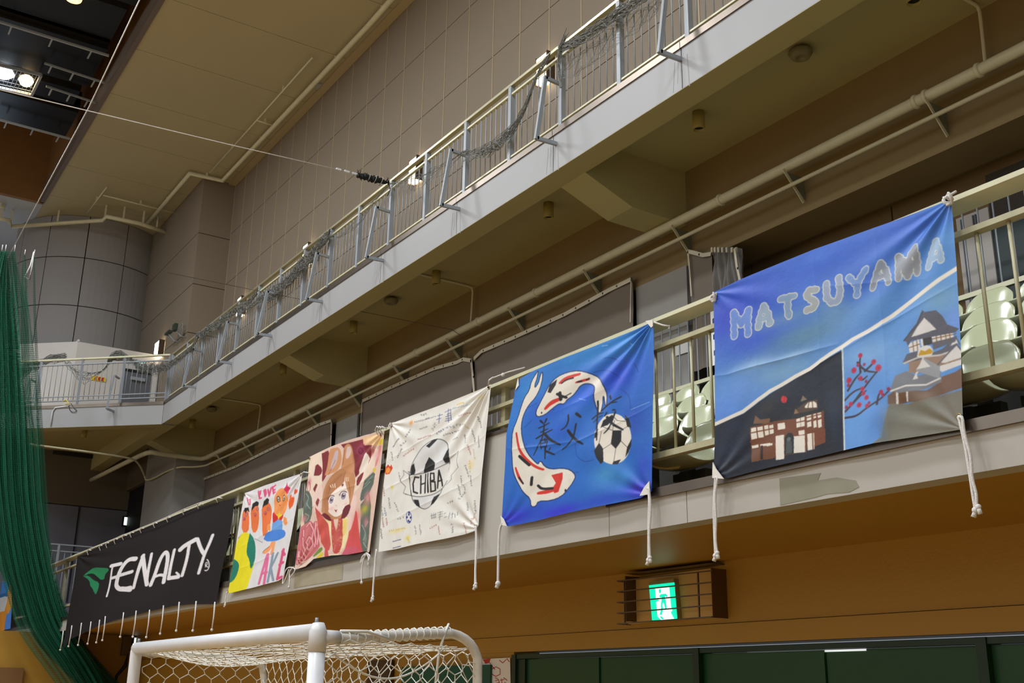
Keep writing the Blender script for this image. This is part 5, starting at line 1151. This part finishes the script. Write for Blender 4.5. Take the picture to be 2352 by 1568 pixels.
t = thing('exit_sign', 'lit green exit sign over the gallery door behind the railing', 'sign', tuple(a))
MB().box(-27.15, -27.06, a[1], b[1], b[2]-.02, a[2]).build('housing', M_RAILG, t); MB().box(-27.06, -27.05, a[1]+.01, b[1]-.01, b[2], a[2]-.02).build('lit_panel', M_EXG, t); MB().box(-27.05, -27.045, (a[1]+b[1])/2-.03, (a[1]+b[1])/2+.1, b[2], a[2]-.05).build('white_symbol', M_EXW, t)
a, b = at(212, 862, X=-27.12), at(243, 877, X=-27.12)
t = thing('notice', 'yellow notice with red marks on the white gallery partition', 'sign', tuple(a))
MB().box(-27.15, -27.13, a[1], b[1], b[2], a[2]).build('board', M_YEL, t)
for k in range(3): MB().prism([(a[1]+.09+.08*k+u, (a[2]+b[2])/2+v) for u, v in [(-.03, -.04), (.03, -.05), (.02, 0), (.035, .05), (-.02, .04)]], 'X', -27.13, -27.125).build('red_mark', M_RED, t)
a, b = at(284, 850, X=-27.12), at(348, 857, X=-27.12)
d = sroot('door_5')
MB().box(-27.15, -27.11, a[1], b[1], Z(5.79), a[2]+.02).build('door_leaf', M_DOORG, d)
MB().box(-27.15, -27.09, a[1]-.03, b[1]+.03, a[2]-.01, a[2]+.05).build('dark_head', M_BLACK, d)
MB().box(-27.11, -27.04, b[1]-.5, b[1]-.15, a[2]-.22, a[2]-.14).build('door_closer', M_RAILG, d)
MB().box(-27.15, -27.08, b[1]+.03, b[1]+.16, Z(5.79), a[2]+.05).build('frame', M_WHITEWALL, d)
# ================================================================== CEILING PIPES
CPZ = Z(11.99)
def cpipe(label, pts, r, z=CPZ, bends=1, hang=True):
    P = [at(x, y, Z=z) for x, y in pts]
    t = thing('ceiling_pipe', label, 'pipe', tuple(P[0]))
    MB().path(chaikin([tuple(p) for p in P], bends) if bends else [tuple(p) for p in P], r, 10).build('pipe_run', M_PIPE, t)
    for a, b in zip(P[:-1], P[1:]):
        m_ = (a+b)/2; MB().box(m_[0]-.02, m_[0]+.02, m_[1]-.02, m_[1]+.02, z, Z(12.1)).build('clip', M_PIPE, t)
    return t
cpipe('thick cream pipe running along the ceiling edge above the gallery wall', [(905, -8), (850, 55), (700, 215), (512, 415), (437, 398), (335, 518)], .055, bends=0)
cpipe('cream pipe zigzagging in front of the round tower top', [(383, 534), (335, 518), (320, 513), (245, 497), (236, 506), (28, 520), (20, 505), (-20, 498)], .055, z=Z(11.72), bends=0)
cpipe('slim sprinkler pipe on the ceiling boards parallel to the thick pipe', [(718, 132), (590, 276), (482, 397)], .018, bends=0)
cpipe('short slim pipe joining the sprinkler pipe to the thick pipe', [(590, 276), (627, 288)], .02, bends=0)
cpipe('short slim sprinkler pipe above the round tower', [(245, 430), (200, 490)], .018, bends=0)
cpipe('slim cross pipe between the two short sprinkler pipes', [(237, 448), (405, 490)], .018, bends=0)
cpipe('short slim sprinkler pipe beside the pilaster top', [(420, 475), (368, 530)], .018, bends=0)
cpipe('small bent pipe end on the bluish far ceiling', [(-10, 472), (8, 476), (9, 483)], .03, bends=0)
# small ceiling vents
for k, (px, py) in enumerate([(730, 196), (366, 499)]):
    c = at(px, py, Z=Z(12.09)); t = thing('ceiling_vent', 'small pale vent plate on the ceiling, %s' % ['beside the thick pipe', 'near the pilaster'][k], 'vent', tuple(c))
    MB().box(c[0]-.12, c[0]+.12, c[1]-.06, c[1]+.06, Z(12.06), Z(12.1)).build('plate', mat('pale_vent_plate', (170, 178, 176), .5), t)
# ================================================================== DARK ROOF ABOVE THE COURT
rk = .886; RZ = Z(12.4)
def R(px, py): q = at(px, py, Z=RZ); return q[0], q[1]
dkr = []
segs = [(-3.5, -20.75, 3.74, 'long black duct field nearest the camera'), (-20.95, -22.9, 3.66, 'black duct behind the lit hall lamp'), (-23.0, -23.9, 3.58, 'narrow black duct beyond the hall lamp'), (-24.0, -25.55, 3.76, 'last black duct before the brown recess end')]
for k, (a, b, y, lb) in enumerate(segs):
    t = thing('roof_duct', 'glossy %s in the roof recess' % lb, 'duct', (a, 0, RZ))
    n = max(1, int(round((a-b)/1.45)))
    for j in range(n):
        x0, x1 = a+(b-a)*j/n, a+(b-a)*(j+1)/n
        prof = [(x0-.01, RZ+.5), (x0-.01, RZ+.12), (x0-.12, RZ+.02), (x1+.12, RZ), (x1+.01, RZ+.10), (x1+.01, RZ+.5)]
        MB().prism(prof, 'Y', -12, y-.12*(j % 2)).build('duct_section', M_GBLACK, t)
for k, ((a, b), (c, d_)) in enumerate([((-5, 49), (250, 128)), ((102, 145), (240, 190)), ((106, 198), (220, 236)), ((-5, 274), (162, 319))]):
    p, q = at(a, b, Z=Z(12.2)), at(c, d_, Z=Z(12.2))
    t = thing('roof_rail', 'thin grey rail across the black roof ducts, %s from the top' % ORD[k], 'rail', tuple(p), 'grey rails across the roof ducts')
    MB().bar(p, q, .045 if k in (0, 3) else .03, .04).build('rail', M_RAILG, t)
    for j in range(3):
        m_ = p+(q-p)*(.12+.36*j); MB().bar(m_, m_+np.array([-.35, 0, .0]), .03, .02).build('stub', M_RAILG, t)
# the lit hall lamp
t = thing('hall_lamp', 'bright hall lamp tray with wire guard and two glowing bulbs', 'lamp', tuple(at(45, 180, Z=Z(12.25))))
fr = [at(x, y, Z=Z(12.22)) for x, y in [(-40, 140), (95, 172), (73, 218), (-60, 188)]]
for a, b in zip(fr, fr[1:]+fr[:1]): MB().bar(a, b, .05, .06).build('tray_frame', M_RAILG, t)
gm = MB()
for k in range(1, 15):
    u = k/15; a = fr[0]+(fr[1]-fr[0])*u; b = fr[3]+(fr[2]-fr[3])*u; gm.bar(a, b, .008, .008)
for k in range(1, 6):
    u = k/6; a = fr[0]+(fr[3]-fr[0])*u; b = fr[1]+(fr[2]-fr[1])*u; gm.bar(a, b, .008, .008)
gm.build('wire_guard', M_RAILG, t)
c = at(60, 185, Z=Z(12.36)); MB().lathe([(.001, -.13), (.10, -.10), (.155, 0), (.12, .08), (.03, .12)], c, 20).build('warm_bulb', M_HALLLAMP, t)
c = at(8, 168, Z=Z(12.36)); MB().lathe([(.001, -.12), (.12, -.09), (.22, 0), (.17, .08), (.03, .12)], c, 20).build('white_bulb', M_HALLLAMPW, t)
c = at(170, -6, Z=Z(12.33)); t = thing('hall_lamp', 'warm glowing hall lamp at the top frame edge', 'lamp', tuple(c))
MB().lathe([(.001, -.10), (.14, -.05), (.15, 0), (.03, .12)], c, 20).build('warm_bulb', mat('dim_lit_lamp', (255, 230, 180), .4, emit=(255, 190, 110), estr=4), t); MB().box(c[0]-.3, c[0]+.3, c[1]-.2, c[1]+.2, c[2]+.12, c[2]+.16).build('tray', M_RAILG, t)

# ================================================================== ROPES, WIRES, NETS
t = thing('rope', 'thin white rope stretched from the gallery railing across the hall', 'rope', (-12.6, 5, Z(6.7)))
a, b = at(835, 403, X=-12.62), at(-30, 199, X=-12.62)
MB().path([tuple(a), tuple(a*.6+b*.4-np.array([0, 0, .01])), tuple(b), tuple(b+(b-a)*1.4)], .0065, 6).build('strand', M_ROPE, t)
for px, py in [(778, 389), (797, 394), (815, 399)]:
    c = at(px, py, X=-12.62); MB().box(c[0]-.01, c[0]+.01, c[1]-.035, c[1]+.035, c[2]-.012, c[2]+.015).build('fitting', M_WHITE, t)
wr = MB(); a, b = at(820, 402, X=-12.62), at(893, 420, X=-12.62); wrr = random.Random(4)
n = 26
wr.path([tuple(a+(b-a)*i/n+np.array([0, wrr.uniform(-.008, .008), wrr.uniform(-.012, .012)])) for i in range(n+1)], [.012+.045*math.sin(math.pi*min(1, (i+1.5)/n*1.0))**.6*(.75+.25*math.sin(i*2.1)) for i in range(n+1)], 9)
for i in range(30):
    c = a+(b-a)*wrr.random(); ang = wrr.random()*6.28; d = np.array([wrr.uniform(-.03, .03), wrr.uniform(-.05, .05), .03*math.sin(ang)]); wr.path([tuple(c), tuple(c+d*1.1+np.array([.04*math.cos(ang), 0, .045*math.sin(ang)]))], [.012, .003], 4)
wr.path([tuple(b), tuple(b+np.array([0, .03, -.10])), tuple(b+np.array([0, -.01, -.2]))], .006, 5)
wr.build('black_binding', M_BLACK, t)
for k in range(3): c = a+(b-a)*(.35+.2*k); MB().path([tuple(c+np.array([.055*math.cos(q), .012*math.sin(q), .055*math.sin(q)])) for q in np.linspace(0, 6.28, 12)[:-1]], .003, 4, closed=True).build('white_tie', M_ROPE, t)
t = thing('rope', 'thin white rope hanging diagonally down to the green net top', 'rope', (-18, 3, Z(9.6)))
a, b = at(205, 245, Y=3.0), at(18, 592, Y=3.0); c_ = at(330, -20, Y=3.0)
MB().path([tuple(c_), tuple(a), tuple(b)], .011, 6).build('strand', M_ROPE, t)
t = thing('wire', 'thin dark wire with a turnbuckle crossing in front of the gallery face', 'wire', (-14, 6, Z(5.3)))
P2 = at(1038, 757, Y=7.5); P1 = at(385, 626, Y=5.0)
MB().path([tuple(P1), tuple(P2)], .005, 5).build('strand', M_COVER, t)
def onw(px):
    best = min((abs((FPX*((q-np.array([0, 0, CH]))@RX)/((q-np.array([0, 0, CH]))@FX)+1176)-px), i) for i, q in enumerate([P1+(P2-P1)*k/400 for k in range(401)]))[1]
    return P1+(P2-P1)*best/400
a, b = onw(735), onw(757); MB().path([tuple(a), tuple(b)], .012, 6).build('turnbuckle', M_STEEL, t); a, b = onw(758), onw(769); MB().path([tuple(a), tuple(b)], .03, 8).build('dark_grip', M_BLACK, t)
MB().path([tuple(P2), tuple(at(1058, 770, Y=7.5)), tuple(at(1070, 790, Y=7.55)), tuple(at(1073, 822, Y=7.6))], .004, 4).build('loose_end', M_COVER, t)
# grey net swags over the gallery railing
nr = random.Random(11)
def swag(label, pts, wd, ns, y=YU-.02, X=None, r=.0035, links=1.0, wild=1.):
    """tangled netting: strands following a traced line, cross-tied"""
    if X is None: P = [at(x, yy, Y=y) for x, yy in pts]
    else: P = [at(x, yy, **X(x, yy)) for x, yy in pts]
    P = np.array(chaikin(P, 2)); n = len(P)
    L_ = np.r_[0, np.cumsum(np.linalg.norm(np.diff(P, axis=0), axis=1))]; m = max(8, int(L_[-1]/.09)); tt = np.linspace(0, L_[-1], m)
    Q = np.stack([np.interp(tt, L_, P[:, k]) for k in range(3)], 1)
    w = np.interp(np.linspace(0, 1, m), np.linspace(0, 1, len(wd)), wd)
    mb = MB(); S_ = []
    for s_ in range(ns):
        o = nr.uniform(-1, 1); ph = nr.uniform(0, 6.28); q = []
        for i in range(m):
            l = (o+.28*math.sin(i*.7+ph)+nr.uniform(-.12, .12)*wild)*w[i]
            q.append(Q[i]+np.array([nr.uniform(-.02, .02)+l*.15, nr.uniform(-.25, .25)*w[i], l*.8]))
        S_.append(q); mb.path([tuple(p) for p in q], r, 3, caps=False)
    for _ in range(int(ns*m*links)):
        i = nr.randrange(m); a, b = nr.randrange(ns), nr.randrange(ns); j = min(m-1, i+1)
        mb.path([tuple(S_[a][i]), tuple(S_[b][j])], r*.8, 3, caps=False)
    t = thing('draped_net', label, 'net', tuple(P[0]))
    o = mb.build('netting', M_GNET, t); o['kind'] = 'stuff'
swag('bundled dark grey net tied along the railing above the koi banner end', [(1283, 112), (1330, 92), (1380, 62), (1420, 30), (1470, 0), (1500, -25)], [.05, .09, .09, .07], 26, r=.004, links=1.2)
swag('torn grey net knot at the railing post beside the second wall lamp', [(1300, 85), (1286, 108), (1282, 150), (1288, 200)], [.10, .11, .05, .02], 16, r=.004, links=1.2)
swag('thin veil of grey net hanging below the railing bundle', [(1290, 160), (1330, 140), (1400, 90), (1450, 50), (1510, 10)], [.16, .2, .14], 9, r=.0022, links=.8)
swag('grey net sagging in a long swag between two steel brackets', [(1262, 128), (1236, 165), (1215, 225), (1190, 282), (1150, 330), (1105, 352), (1060, 352)], [.05, .06, .08, .11, .09, .03], 20, r=.0032, links=.8)
swag('thin faded net trailing down the railing beyond the rope binding', [(1062, 352), (1000, 400), (940, 425), (895, 425)], [.03, .10, .12, .03], 8, r=.0025, links=.7)
swag('thin net edge line trailing from the rope binding to the dark net bundle', [(890, 428), (850, 470), (820, 515), (780, 540), (757, 545)], [.02, .08, .05], 6, r=.0025, links=.6)
swag('dense dark grey net bundle hanging at the fourth lamp', [(757, 538), (735, 560), (715, 590), (690, 610), (655, 655), (625, 675), (590, 690)], [.09, .12, .15, .10, .13, .06], 34, r=.004, links=1.2)
swag('grey net strands hanging loose below the dense bundle', [(735, 575), (710, 605), (690, 618), (560, 715), (548, 712)], [.16, .12, .05, .12], 14, r=.003, links=.7)
swag('grey net rolled along the far end of the gallery railing', [(590, 672), (575, 690), (540, 712), (500, 745), (480, 755), (450, 775)], [.06, .08, .11, .09], 24, r=.004, links=1.0)
swag('smooth grey net swag curving down past the gallery corner', [(455, 775), (438, 802), (400, 834), (362, 850), (325, 846), (300, 826)], [.05, .10, .16, .16, .06], 24, r=.0035, links=.8, y=5.9)
PX = lambda x, yy: dict(X=-22.9-(378-x)*.0095)
swag('grey net lump wrapped on the diagonal railing beside the exit sign', [(300, 828), (285, 818), (262, 816), (250, 826)], [.10, .14, .10], 30, X=PX, r=.006, links=1.3)
swag('grey net strands sagging on the diagonal railing under the yellow notice', [(255, 824), (240, 850), (205, 868), (180, 862), (160, 840), (148, 824)], [.10, .04, .16, .18, .08], 8, X=PX, r=.0045, links=.5)
swag('grey net heap tied on the diagonal railing near the green net', [(150, 824), (130, 824), (108, 828), (90, 838), (60, 850), (40, 862)], [.12, .12, .1, .2, .2], 26, X=PX, r=.006, links=1.2)
# green curtain net
M_GN = None
def net_mat(name, rgb, dens):
    m = bpy.data.materials.new(name); m.use_nodes = True; nt = m.node_tree; N = nt.nodes; L = nt.links; b = N['Principled BSDF']
    b.inputs['Base Color'].default_value = (*srgb(rgb), 1); b.inputs['Roughness'].default_value = .75
    uv = N.new('ShaderNodeUVMap'); uv.uv_map = 'uv'
    outs = []
    for ang in (45, -45):
        mp = N.new('ShaderNodeMapping'); mp.inputs['Rotation'].default_value = (0, 0, math.radians(ang)); L.new(uv.outputs[0], mp.inputs[0])
        wv = N.new('ShaderNodeTexWave'); wv.inputs['Scale'].default_value = 5.2; wv.inputs['Distortion'].default_value = .3; L.new(mp.outputs[0], wv.inputs['Vector'])
        no = N.new('ShaderNodeTexNoise'); no.inputs['Scale'].default_value = 1.7; no.inputs['Detail'].default_value = 3; L.new(uv.outputs[0], no.inputs['Vector'])
        th = N.new('ShaderNodeMapRange'); th.inputs['From Min'].default_value = .3; th.inputs['From Max'].default_value = .7
        th.inputs['To Min'].default_value = 1-dens*.55; th.inputs['To Max'].default_value = 1-dens*1.5; L.new(no.outputs['Fac'], th.inputs['Value'])
        cp = N.new('ShaderNodeMath'); cp.operation = 'GREATER_THAN'; L.new(th.outputs[0], cp.inputs[1]); L.new(wv.outputs['Fac'], cp.inputs[0]); outs.append(cp)
    mx = N.new('ShaderNodeMath'); mx.operation = 'MAXIMUM'; L.new(outs[0].outputs[0], mx.inputs[0]); L.new(outs[1].outputs[0], mx.inputs[1])
    L.new(mx.outputs[0], b.inputs['Alpha'])
    return m
def net_sheet(parent, rows, x0, fold, m, nf, ph, n=90):
    """rows: (py, pxleft, pxright); folded cloth of netting standing near the plane X=x0"""
    R_ = np.array(chaikin([(a, b, c) for a, b, c in rows], 2)); k = len(R_)
    vs = []; fs = []; uv = []
    s_ = 0
    for j in range(k):
        py, l, r = R_[j]
        if j: s_ += abs(R_[j, 0]-R_[j-1, 0])*.009
        for i in range(n):
            u = i/(n-1); px = l+(r-l)*u
            d = fold*(.55*math.sin(u*nf*6.28+ph+j*.05)+.3*math.sin(u*nf*14.3+ph*2+.05*j)+.25*math.sin(u*nf*2.9-ph+j*.09))
            q = at(px, py, X=x0+d)
            vs.append(tuple(q)); uv.append((u*nf*.9, s_))
    for j in range(k-1):
        for i in range(n-1): fs.append((j*n+i, j*n+i+1, (j+1)*n+i+1, (j+1)*n+i))
    o = MB().add(vs, fs, True).build('net_fold', m, parent)
    ul = o.data.uv_layers.new(name='uv')
    li = np.zeros(len(o.data.loops), np.int32); o.data.loops.foreach_get('vertex_index', li)
    ul.data.foreach_set('uv', np.array(uv, np.float32)[li].ravel())
    o['kind'] = 'stuff'
    return o
t = thing('curtain_net', 'tall green curtain net hanging in folds and sweeping down below the black banner', 'net', (-23.5, 3, Z(8)))
ga, gb = net_mat('green_net_twine', (12, 104, 76), .27), net_mat('dense_green_net_twine', (6, 78, 50), .42)
main = [(575, -40, 14), (700, -50, 30), (850, -50, 52), (1000, -50, 64), (1100, -45, 72), (1200, -30, 88), (1300, 0, 112), (1400, 50, 146), (1480, 90, 190), (1540, 150, 245), (1600, 210, 300)]
net_sheet(t, main, -22.85, .10, gb, 7, 0.)
net_sheet(t, [(a, b-6, c-8) for a, b, c in main], -22.65, .12, gb, 9, 1.)
net_sheet(t, [(a, b+6, c+4) for a, b, c in main[3:]], -22.45, .10, gb, 6, 2.)
net_sheet(t, [(a, b+14, c-6) for a, b, c in main[5:]], -22.3, .06, gb, 5, 4.)
net_sheet(t, [(577, 6, 30), (620, -10, 44), (700, -30, 66), (800, -30, 78), (950, -30, 90), (1080, -30, 98), (1180, -20, 104), (1290, -5, 124), (1380, 20, 144), (1450, 40, 170), (1520, 90, 220), (1600, 150, 260)], -22.2, .12, ga, 8, 3.)
for k, (rows) in enumerate([[(577, 30, 36), (640, 26, 40), (760, 20, 44), (900, 14, 50), (1000, 10, 56)], [(583, 54, 58), (640, 48, 63), (760, 48, 66), (860, 50, 68), (1000, 52, 80), (1120, 60, 92), (1230, 70, 105)],
                            [(590, 77, 80), (700, 76, 82), (820, 80, 88), (900, 82, 94), (1000, 84, 100), (1100, 88, 106), (1180, 92, 112), (1260, 96, 114), (1330, 100, 120)], [(578, 8, 13), (680, 0, 16), (800, -10, 30), (950, -10, 40)]]):
    net_sheet(t, rows, -22.5-.1*k, .05, ga if k != 3 else gb, 2, k*1., n=24)
for px in (4, 12, 33, 56, 78):
    a = at(px, 577 if px < 50 else 588, X=-22.6); MB().path([tuple(a), tuple(a+np.array([0, 0, .14]))], .008, 5).build('hanger_cord', M_ROPE, t)
a = [at(x, y, X=-22.95) for x, y in [(78, 578), (70, 610), (56, 638)]]; b = [at(x, y, X=-22.95) for x, y in [(78, 578), (74, 610), (68, 642), (58, 636)]]
MB().path([tuple(p) for p in a], .014, 6).path([tuple(p) for p in b], .012, 6).build('tie_cord', M_ROPE, t)
a = [at(x, y, X=-22.6) for x, y in [(294, 1500), (288, 1528), (268, 1552), (262, 1580)]]
MB().path([tuple(p) for p in a], [.01, .04, .03, .03], 6).build('dark_tether', mat('navy_strap', (26, 28, 44), .8), t)
# cable remains at the gallery face
t = thing('cable_box', 'white bent conduit and loose cable on the diagonal gallery face', 'conduit', (-24, 5, Z(5.6)))
def od(px, py, off=.02): # on the outer face of the diagonal panel
    d = ray(px, py); n_ = np.array([DD[1], -DD[0], 0]); n_ = n_ if n_[0] > 0 else -n_; base = np.array([-22.95, YU, CH])+n_*off
    k_ = (base-np.array([0, 0, CH]))@n_/(d@n_); return (d*k_+np.array([0, 0, CH]))
MB().path([tuple(od(x, y)) for x, y in [(116, 978), (121, 945), (127, 936), (158, 932)]], .016, 6).build('conduit', M_WHITE, t)
MB().path([tuple(q) for q in chaikin([od(x, y) for x, y in [(158, 932), (160, 942), (168, 948), (178, 943), (170, 938), (163, 926)]], 2)], .006, 5).build('loose_cable', M_BLACK, t)
MB().path([tuple(od(x, y, .05)) for x, y in [(144, 922), (152, 918), (160, 926), (150, 928)]], .012, 5).build('clamp', M_YEL, t)
# ================================================================== FUTSAL GOAL
g = thing('futsal_goal', 'white futsal goal with round posts and hexagonal cord net standing near the wall', 'goal', (-7, 2.4, 0))
pr = at(731, 1450, Z=1.955); GY = pr[1]; xr = pr[0]; xl = at(356, 1490, Z=1.955)[0]; r_ = .046
MB().path([(xl, GY, 1.955), (xr, GY, 1.955)], r_, 20).build('crossbar', M_WHITE, g)
MB().path([(xl, GY, .0), (xl, GY, 1.93), (xl+.01, GY, 1.99)], [r_, r_, r_*.8], 20).build('post', M_WHITE, g)
MB().path([(xr, GY, .0), (xr, GY, 1.85)], r_, 20).build('post', M_WHITE, g)
MB().path([(xr, GY, 1.85), (xr, GY, 1.955), (xr-.005, GY, 2.0)], [r_*1.07, r_*1.07, r_*.7], 20).build('corner_sleeve', M_WHITE, g)
for x in (xl+.04, xr-.03): MB().path([(x, GY, 2.0), (x, GY, 2.03)], [.012, .009], 8).build('bolt', M_RAILG, g)
XB = xr-.35
bk = [at(x, y, X=XB) for x, y in [(1030, 1452), (1062, 1462), (1085, 1482), (1097, 1512)]]
top = [(xr, GY+.02, 1.925), (xr-.04, GY+.15, 1.925)]+[tuple(p) for p in bk]+[(XB, bk[-1][1]+.01, 1.3), (XB, bk[-1][1]+.01, 0.0)]
YBK = bk[-1][1]
MB().path([top[0]]+[tuple(q) for q in chaikin(top[1:6], 1)]+top[6:], .030, 14).build('side_tube', M_GOALS, g)
MB().path([(xr, GY+.02, 1.93), (xr-.03, GY+.13, 1.93)], .037, 12).build('tube_collar', M_WHITE, g)
lt = [(xl, GY+.02, 1.925), (xl-.2, GY+.7, 1.92), (xl-.33, YBK-.12, 1.90), (xl-.35, YBK-.03, 1.85), (xl-.35, YBK, 1.72), (xl-.35, YBK, 0)]
MB().path(lt, .030, 12).build('side_tube', M_GOALS, g)
MB().path([(xl-.35, YBK, .03), (XB, YBK, .03)], .025, 10).build('ground_tube', M_GOALS, g)
hr = random.Random(8)
def hexnet(f, nu, nv, r=.0036, jit=.12):
    """hexagonal meshes laid on the surface f(u, v)"""
    mb = MB(); V_ = {}
    def P(i, j):
        if (i, j) not in V_:
            x = i/2+hr.uniform(-jit, jit)*.5; y = j*.5+(.16 if (i+j) % 2 else -.16)+hr.uniform(-jit, jit)*.5
            V_[(i, j)] = tuple(f(min(max(x/nu, 0), 1), min(max(y/nv, 0), 1)))
        return V_[(i, j)]
    for j in range(int(nv*2)+1):
        for i in range(int(nu*2)+1):
            if i < nu*2: mb.path([P(i, j), P(i+1, j)], r, 4, caps=False)
            if (i+j) % 2 and j < nv*2: mb.path([P(i, j), P(i, j+1)], r, 4, caps=False)
    return mb
zt_, zb_ = 1.9, .55
M_N = M_CORD
hexnet(lambda u, v: np.array([xr+(XB-xr)*u, GY+.06+(YBK-GY-.06)*u+.0, (1.92-.10*max(0, u-.85)/.15)-(1.37)*v])+np.array([.05*math.sin(u*3.1), 0, 0]), 8, 9).build('side_net', M_N, g)
hexnet(lambda u, v: np.array([xl-.35*u, GY+.06+(YBK-GY-.06)*u, 1.9-1.35*v])+np.array([-.05*math.sin(u*3.1), 0, 0]), 8, 9).build('side_net', M_N, g)
hexnet(lambda u, v: np.array([XB+(xl-.35-XB)*u, YBK-.02-.12*math.sin(u*3.14)*math.sin(v*3), 1.90-.01*math.sin(u*3.14)*(1-v)-1.35*v]), 23, 8).build('back_net', M_N, g)
def roof(u, v):
    x = xr+(xl-xr)*u-.35*v; sag = .085*math.exp(-((u-.8)/.16)**2)*math.sin(math.pi*min(1, v*1.05)**.8)+.012*math.sin(math.pi*u)
    return np.array([x, GY+.05+(YBK-GY-.1)*v, 1.925-sag-.015*v+.006*math.sin(u*40+v*9)])
hexnet(roof, 26, 11).build('roof_net', M_N, g)
for c0, c1, s_ in (((xr-.05, GY+.1, 1.86), (XB, YBK-.25, 1.90), .16),):
    q = [np.array(c0)+(np.array(c1)-np.array(c0))*k/14-np.array([0, 0, s_*math.sin(math.pi*k/14)**.9]) for k in range(15)]
    MB().path([tuple(p) for p in q], .006, 6).build('draw_cord', M_CORD, g)
sp_ = MB()
for k in range(16):
    u = k/15; P_ = np.array(top[1])+(np.array(top[2])-np.array(top[1]))*u; sp_.path([tuple(P_+np.array([.036*math.cos(a), .01*math.cos(a*1)-.01, .036*math.sin(a)])) for a in np.linspace(0, 6.28, 10)[:-1]], .0045, 5, closed=True)
sp_.path([tuple(np.array(top[1])+np.array([0, 0, .04])), tuple(np.array(top[1])*.8+np.array(top[2])*.2+np.array([.04, 0, .03])), tuple(np.array(top[1])*.6+np.array(top[2])*.4+np.array([.045, 0, -.02]))], .009, 6)
P_ = np.array(top[2]); sp_.path([tuple(P_+np.array([0, 0, .05])), tuple(P_+np.array([.05, -.05, 0])), tuple(P_+np.array([.05, -.09, -.12])), tuple(P_+np.array([.04, -.11, -.4]))], .008, 6)
sp_.build('lashing_cord', M_CORD, g)
MB().box(xl-.02, xl+.02, GY-.052, GY-.046, 1.62, 1.66).build('metal_tag', M_STEEL, g)
# ================================================================== POSTERS ON THE DOORS
DYP = YU-.02
def dpt(px, py): q = at(px, py, Y=DYP); return (q[0], q[2])
t = thing('poster', 'white sheet with red drawings and writing behind the goal net', 'poster', (at(1140, 1540, Y=DYP)[0], DYP, 1.8))
MB().prism([dpt(1090, 1514), dpt(1172, 1510), dpt(1174, 1600), dpt(1090, 1600)], 'Y', DYP-.004, DYP).build('sheet', M_PAPER, t)
pm = MB()
def st(P, w_=.006):
    q = [dpt(x, y) for x, y in P]
    for a, b in zip(q[:-1], q[1:]): pm.bar((a[0], DYP-.006, a[1]), (b[0], DYP-.006, b[1]), .004, w_)
for P_ in [[(1125, 1520), (1132, 1530), (1138, 1537)], [(1130, 1537), (1140, 1531), (1150, 1536), (1150, 1548), (1140, 1553), (1131, 1548)], [(1148, 1516), (1156, 1522), (1164, 1514)], [(1165, 1512), (1171, 1519)], [(1138, 1556), (1144, 1558)], [(1139, 1563), (1146, 1560), (1148, 1567), (1140, 1569)], [(1153, 1558), (1154, 1570)], [(1150, 1562), (1159, 1560)], [(1160, 1566), (1164, 1570)], [(1158, 1556), (1166, 1562)]]: st(P_)
pm.build('red_lettering', M_RED, t)
MB().prism([dpt(1110, 1514), dpt(1128, 1512), dpt(1124, 1522), dpt(1116, 1524)], 'Y', DYP-.007, DYP-.004).build('red_shape', M_RED, t)
t = thing('cover_sheet', 'dark green cloth sheet hanging on the door behind the goal net', 'sheet', (at(1000, 1540, Y=DYP)[0], DYP, 1.8))
a, b = at(925, 1518, Y=DYP-.02), at(1128, 1526, Y=DYP-.02)
MB().box(a[0], b[0], DYP-.03, DYP-.01, 0.3, b[2]).build('cloth', mat('teal_green_sheet', (20, 86, 70), .7), t)
a, b = at(850, 1500, Y=DYP), at(905, 1500, Y=DYP)
t = thing('wall_recess_post', 'dark brown post against the ochre wall behind the goal', 'post', (a[0], DYP, 1))
MB().box(a[0], b[0], DYP-.03, DYP, 0, Z(.37)).build('post_body', mat('dark_brown_post', (70, 48, 26), .6), t)
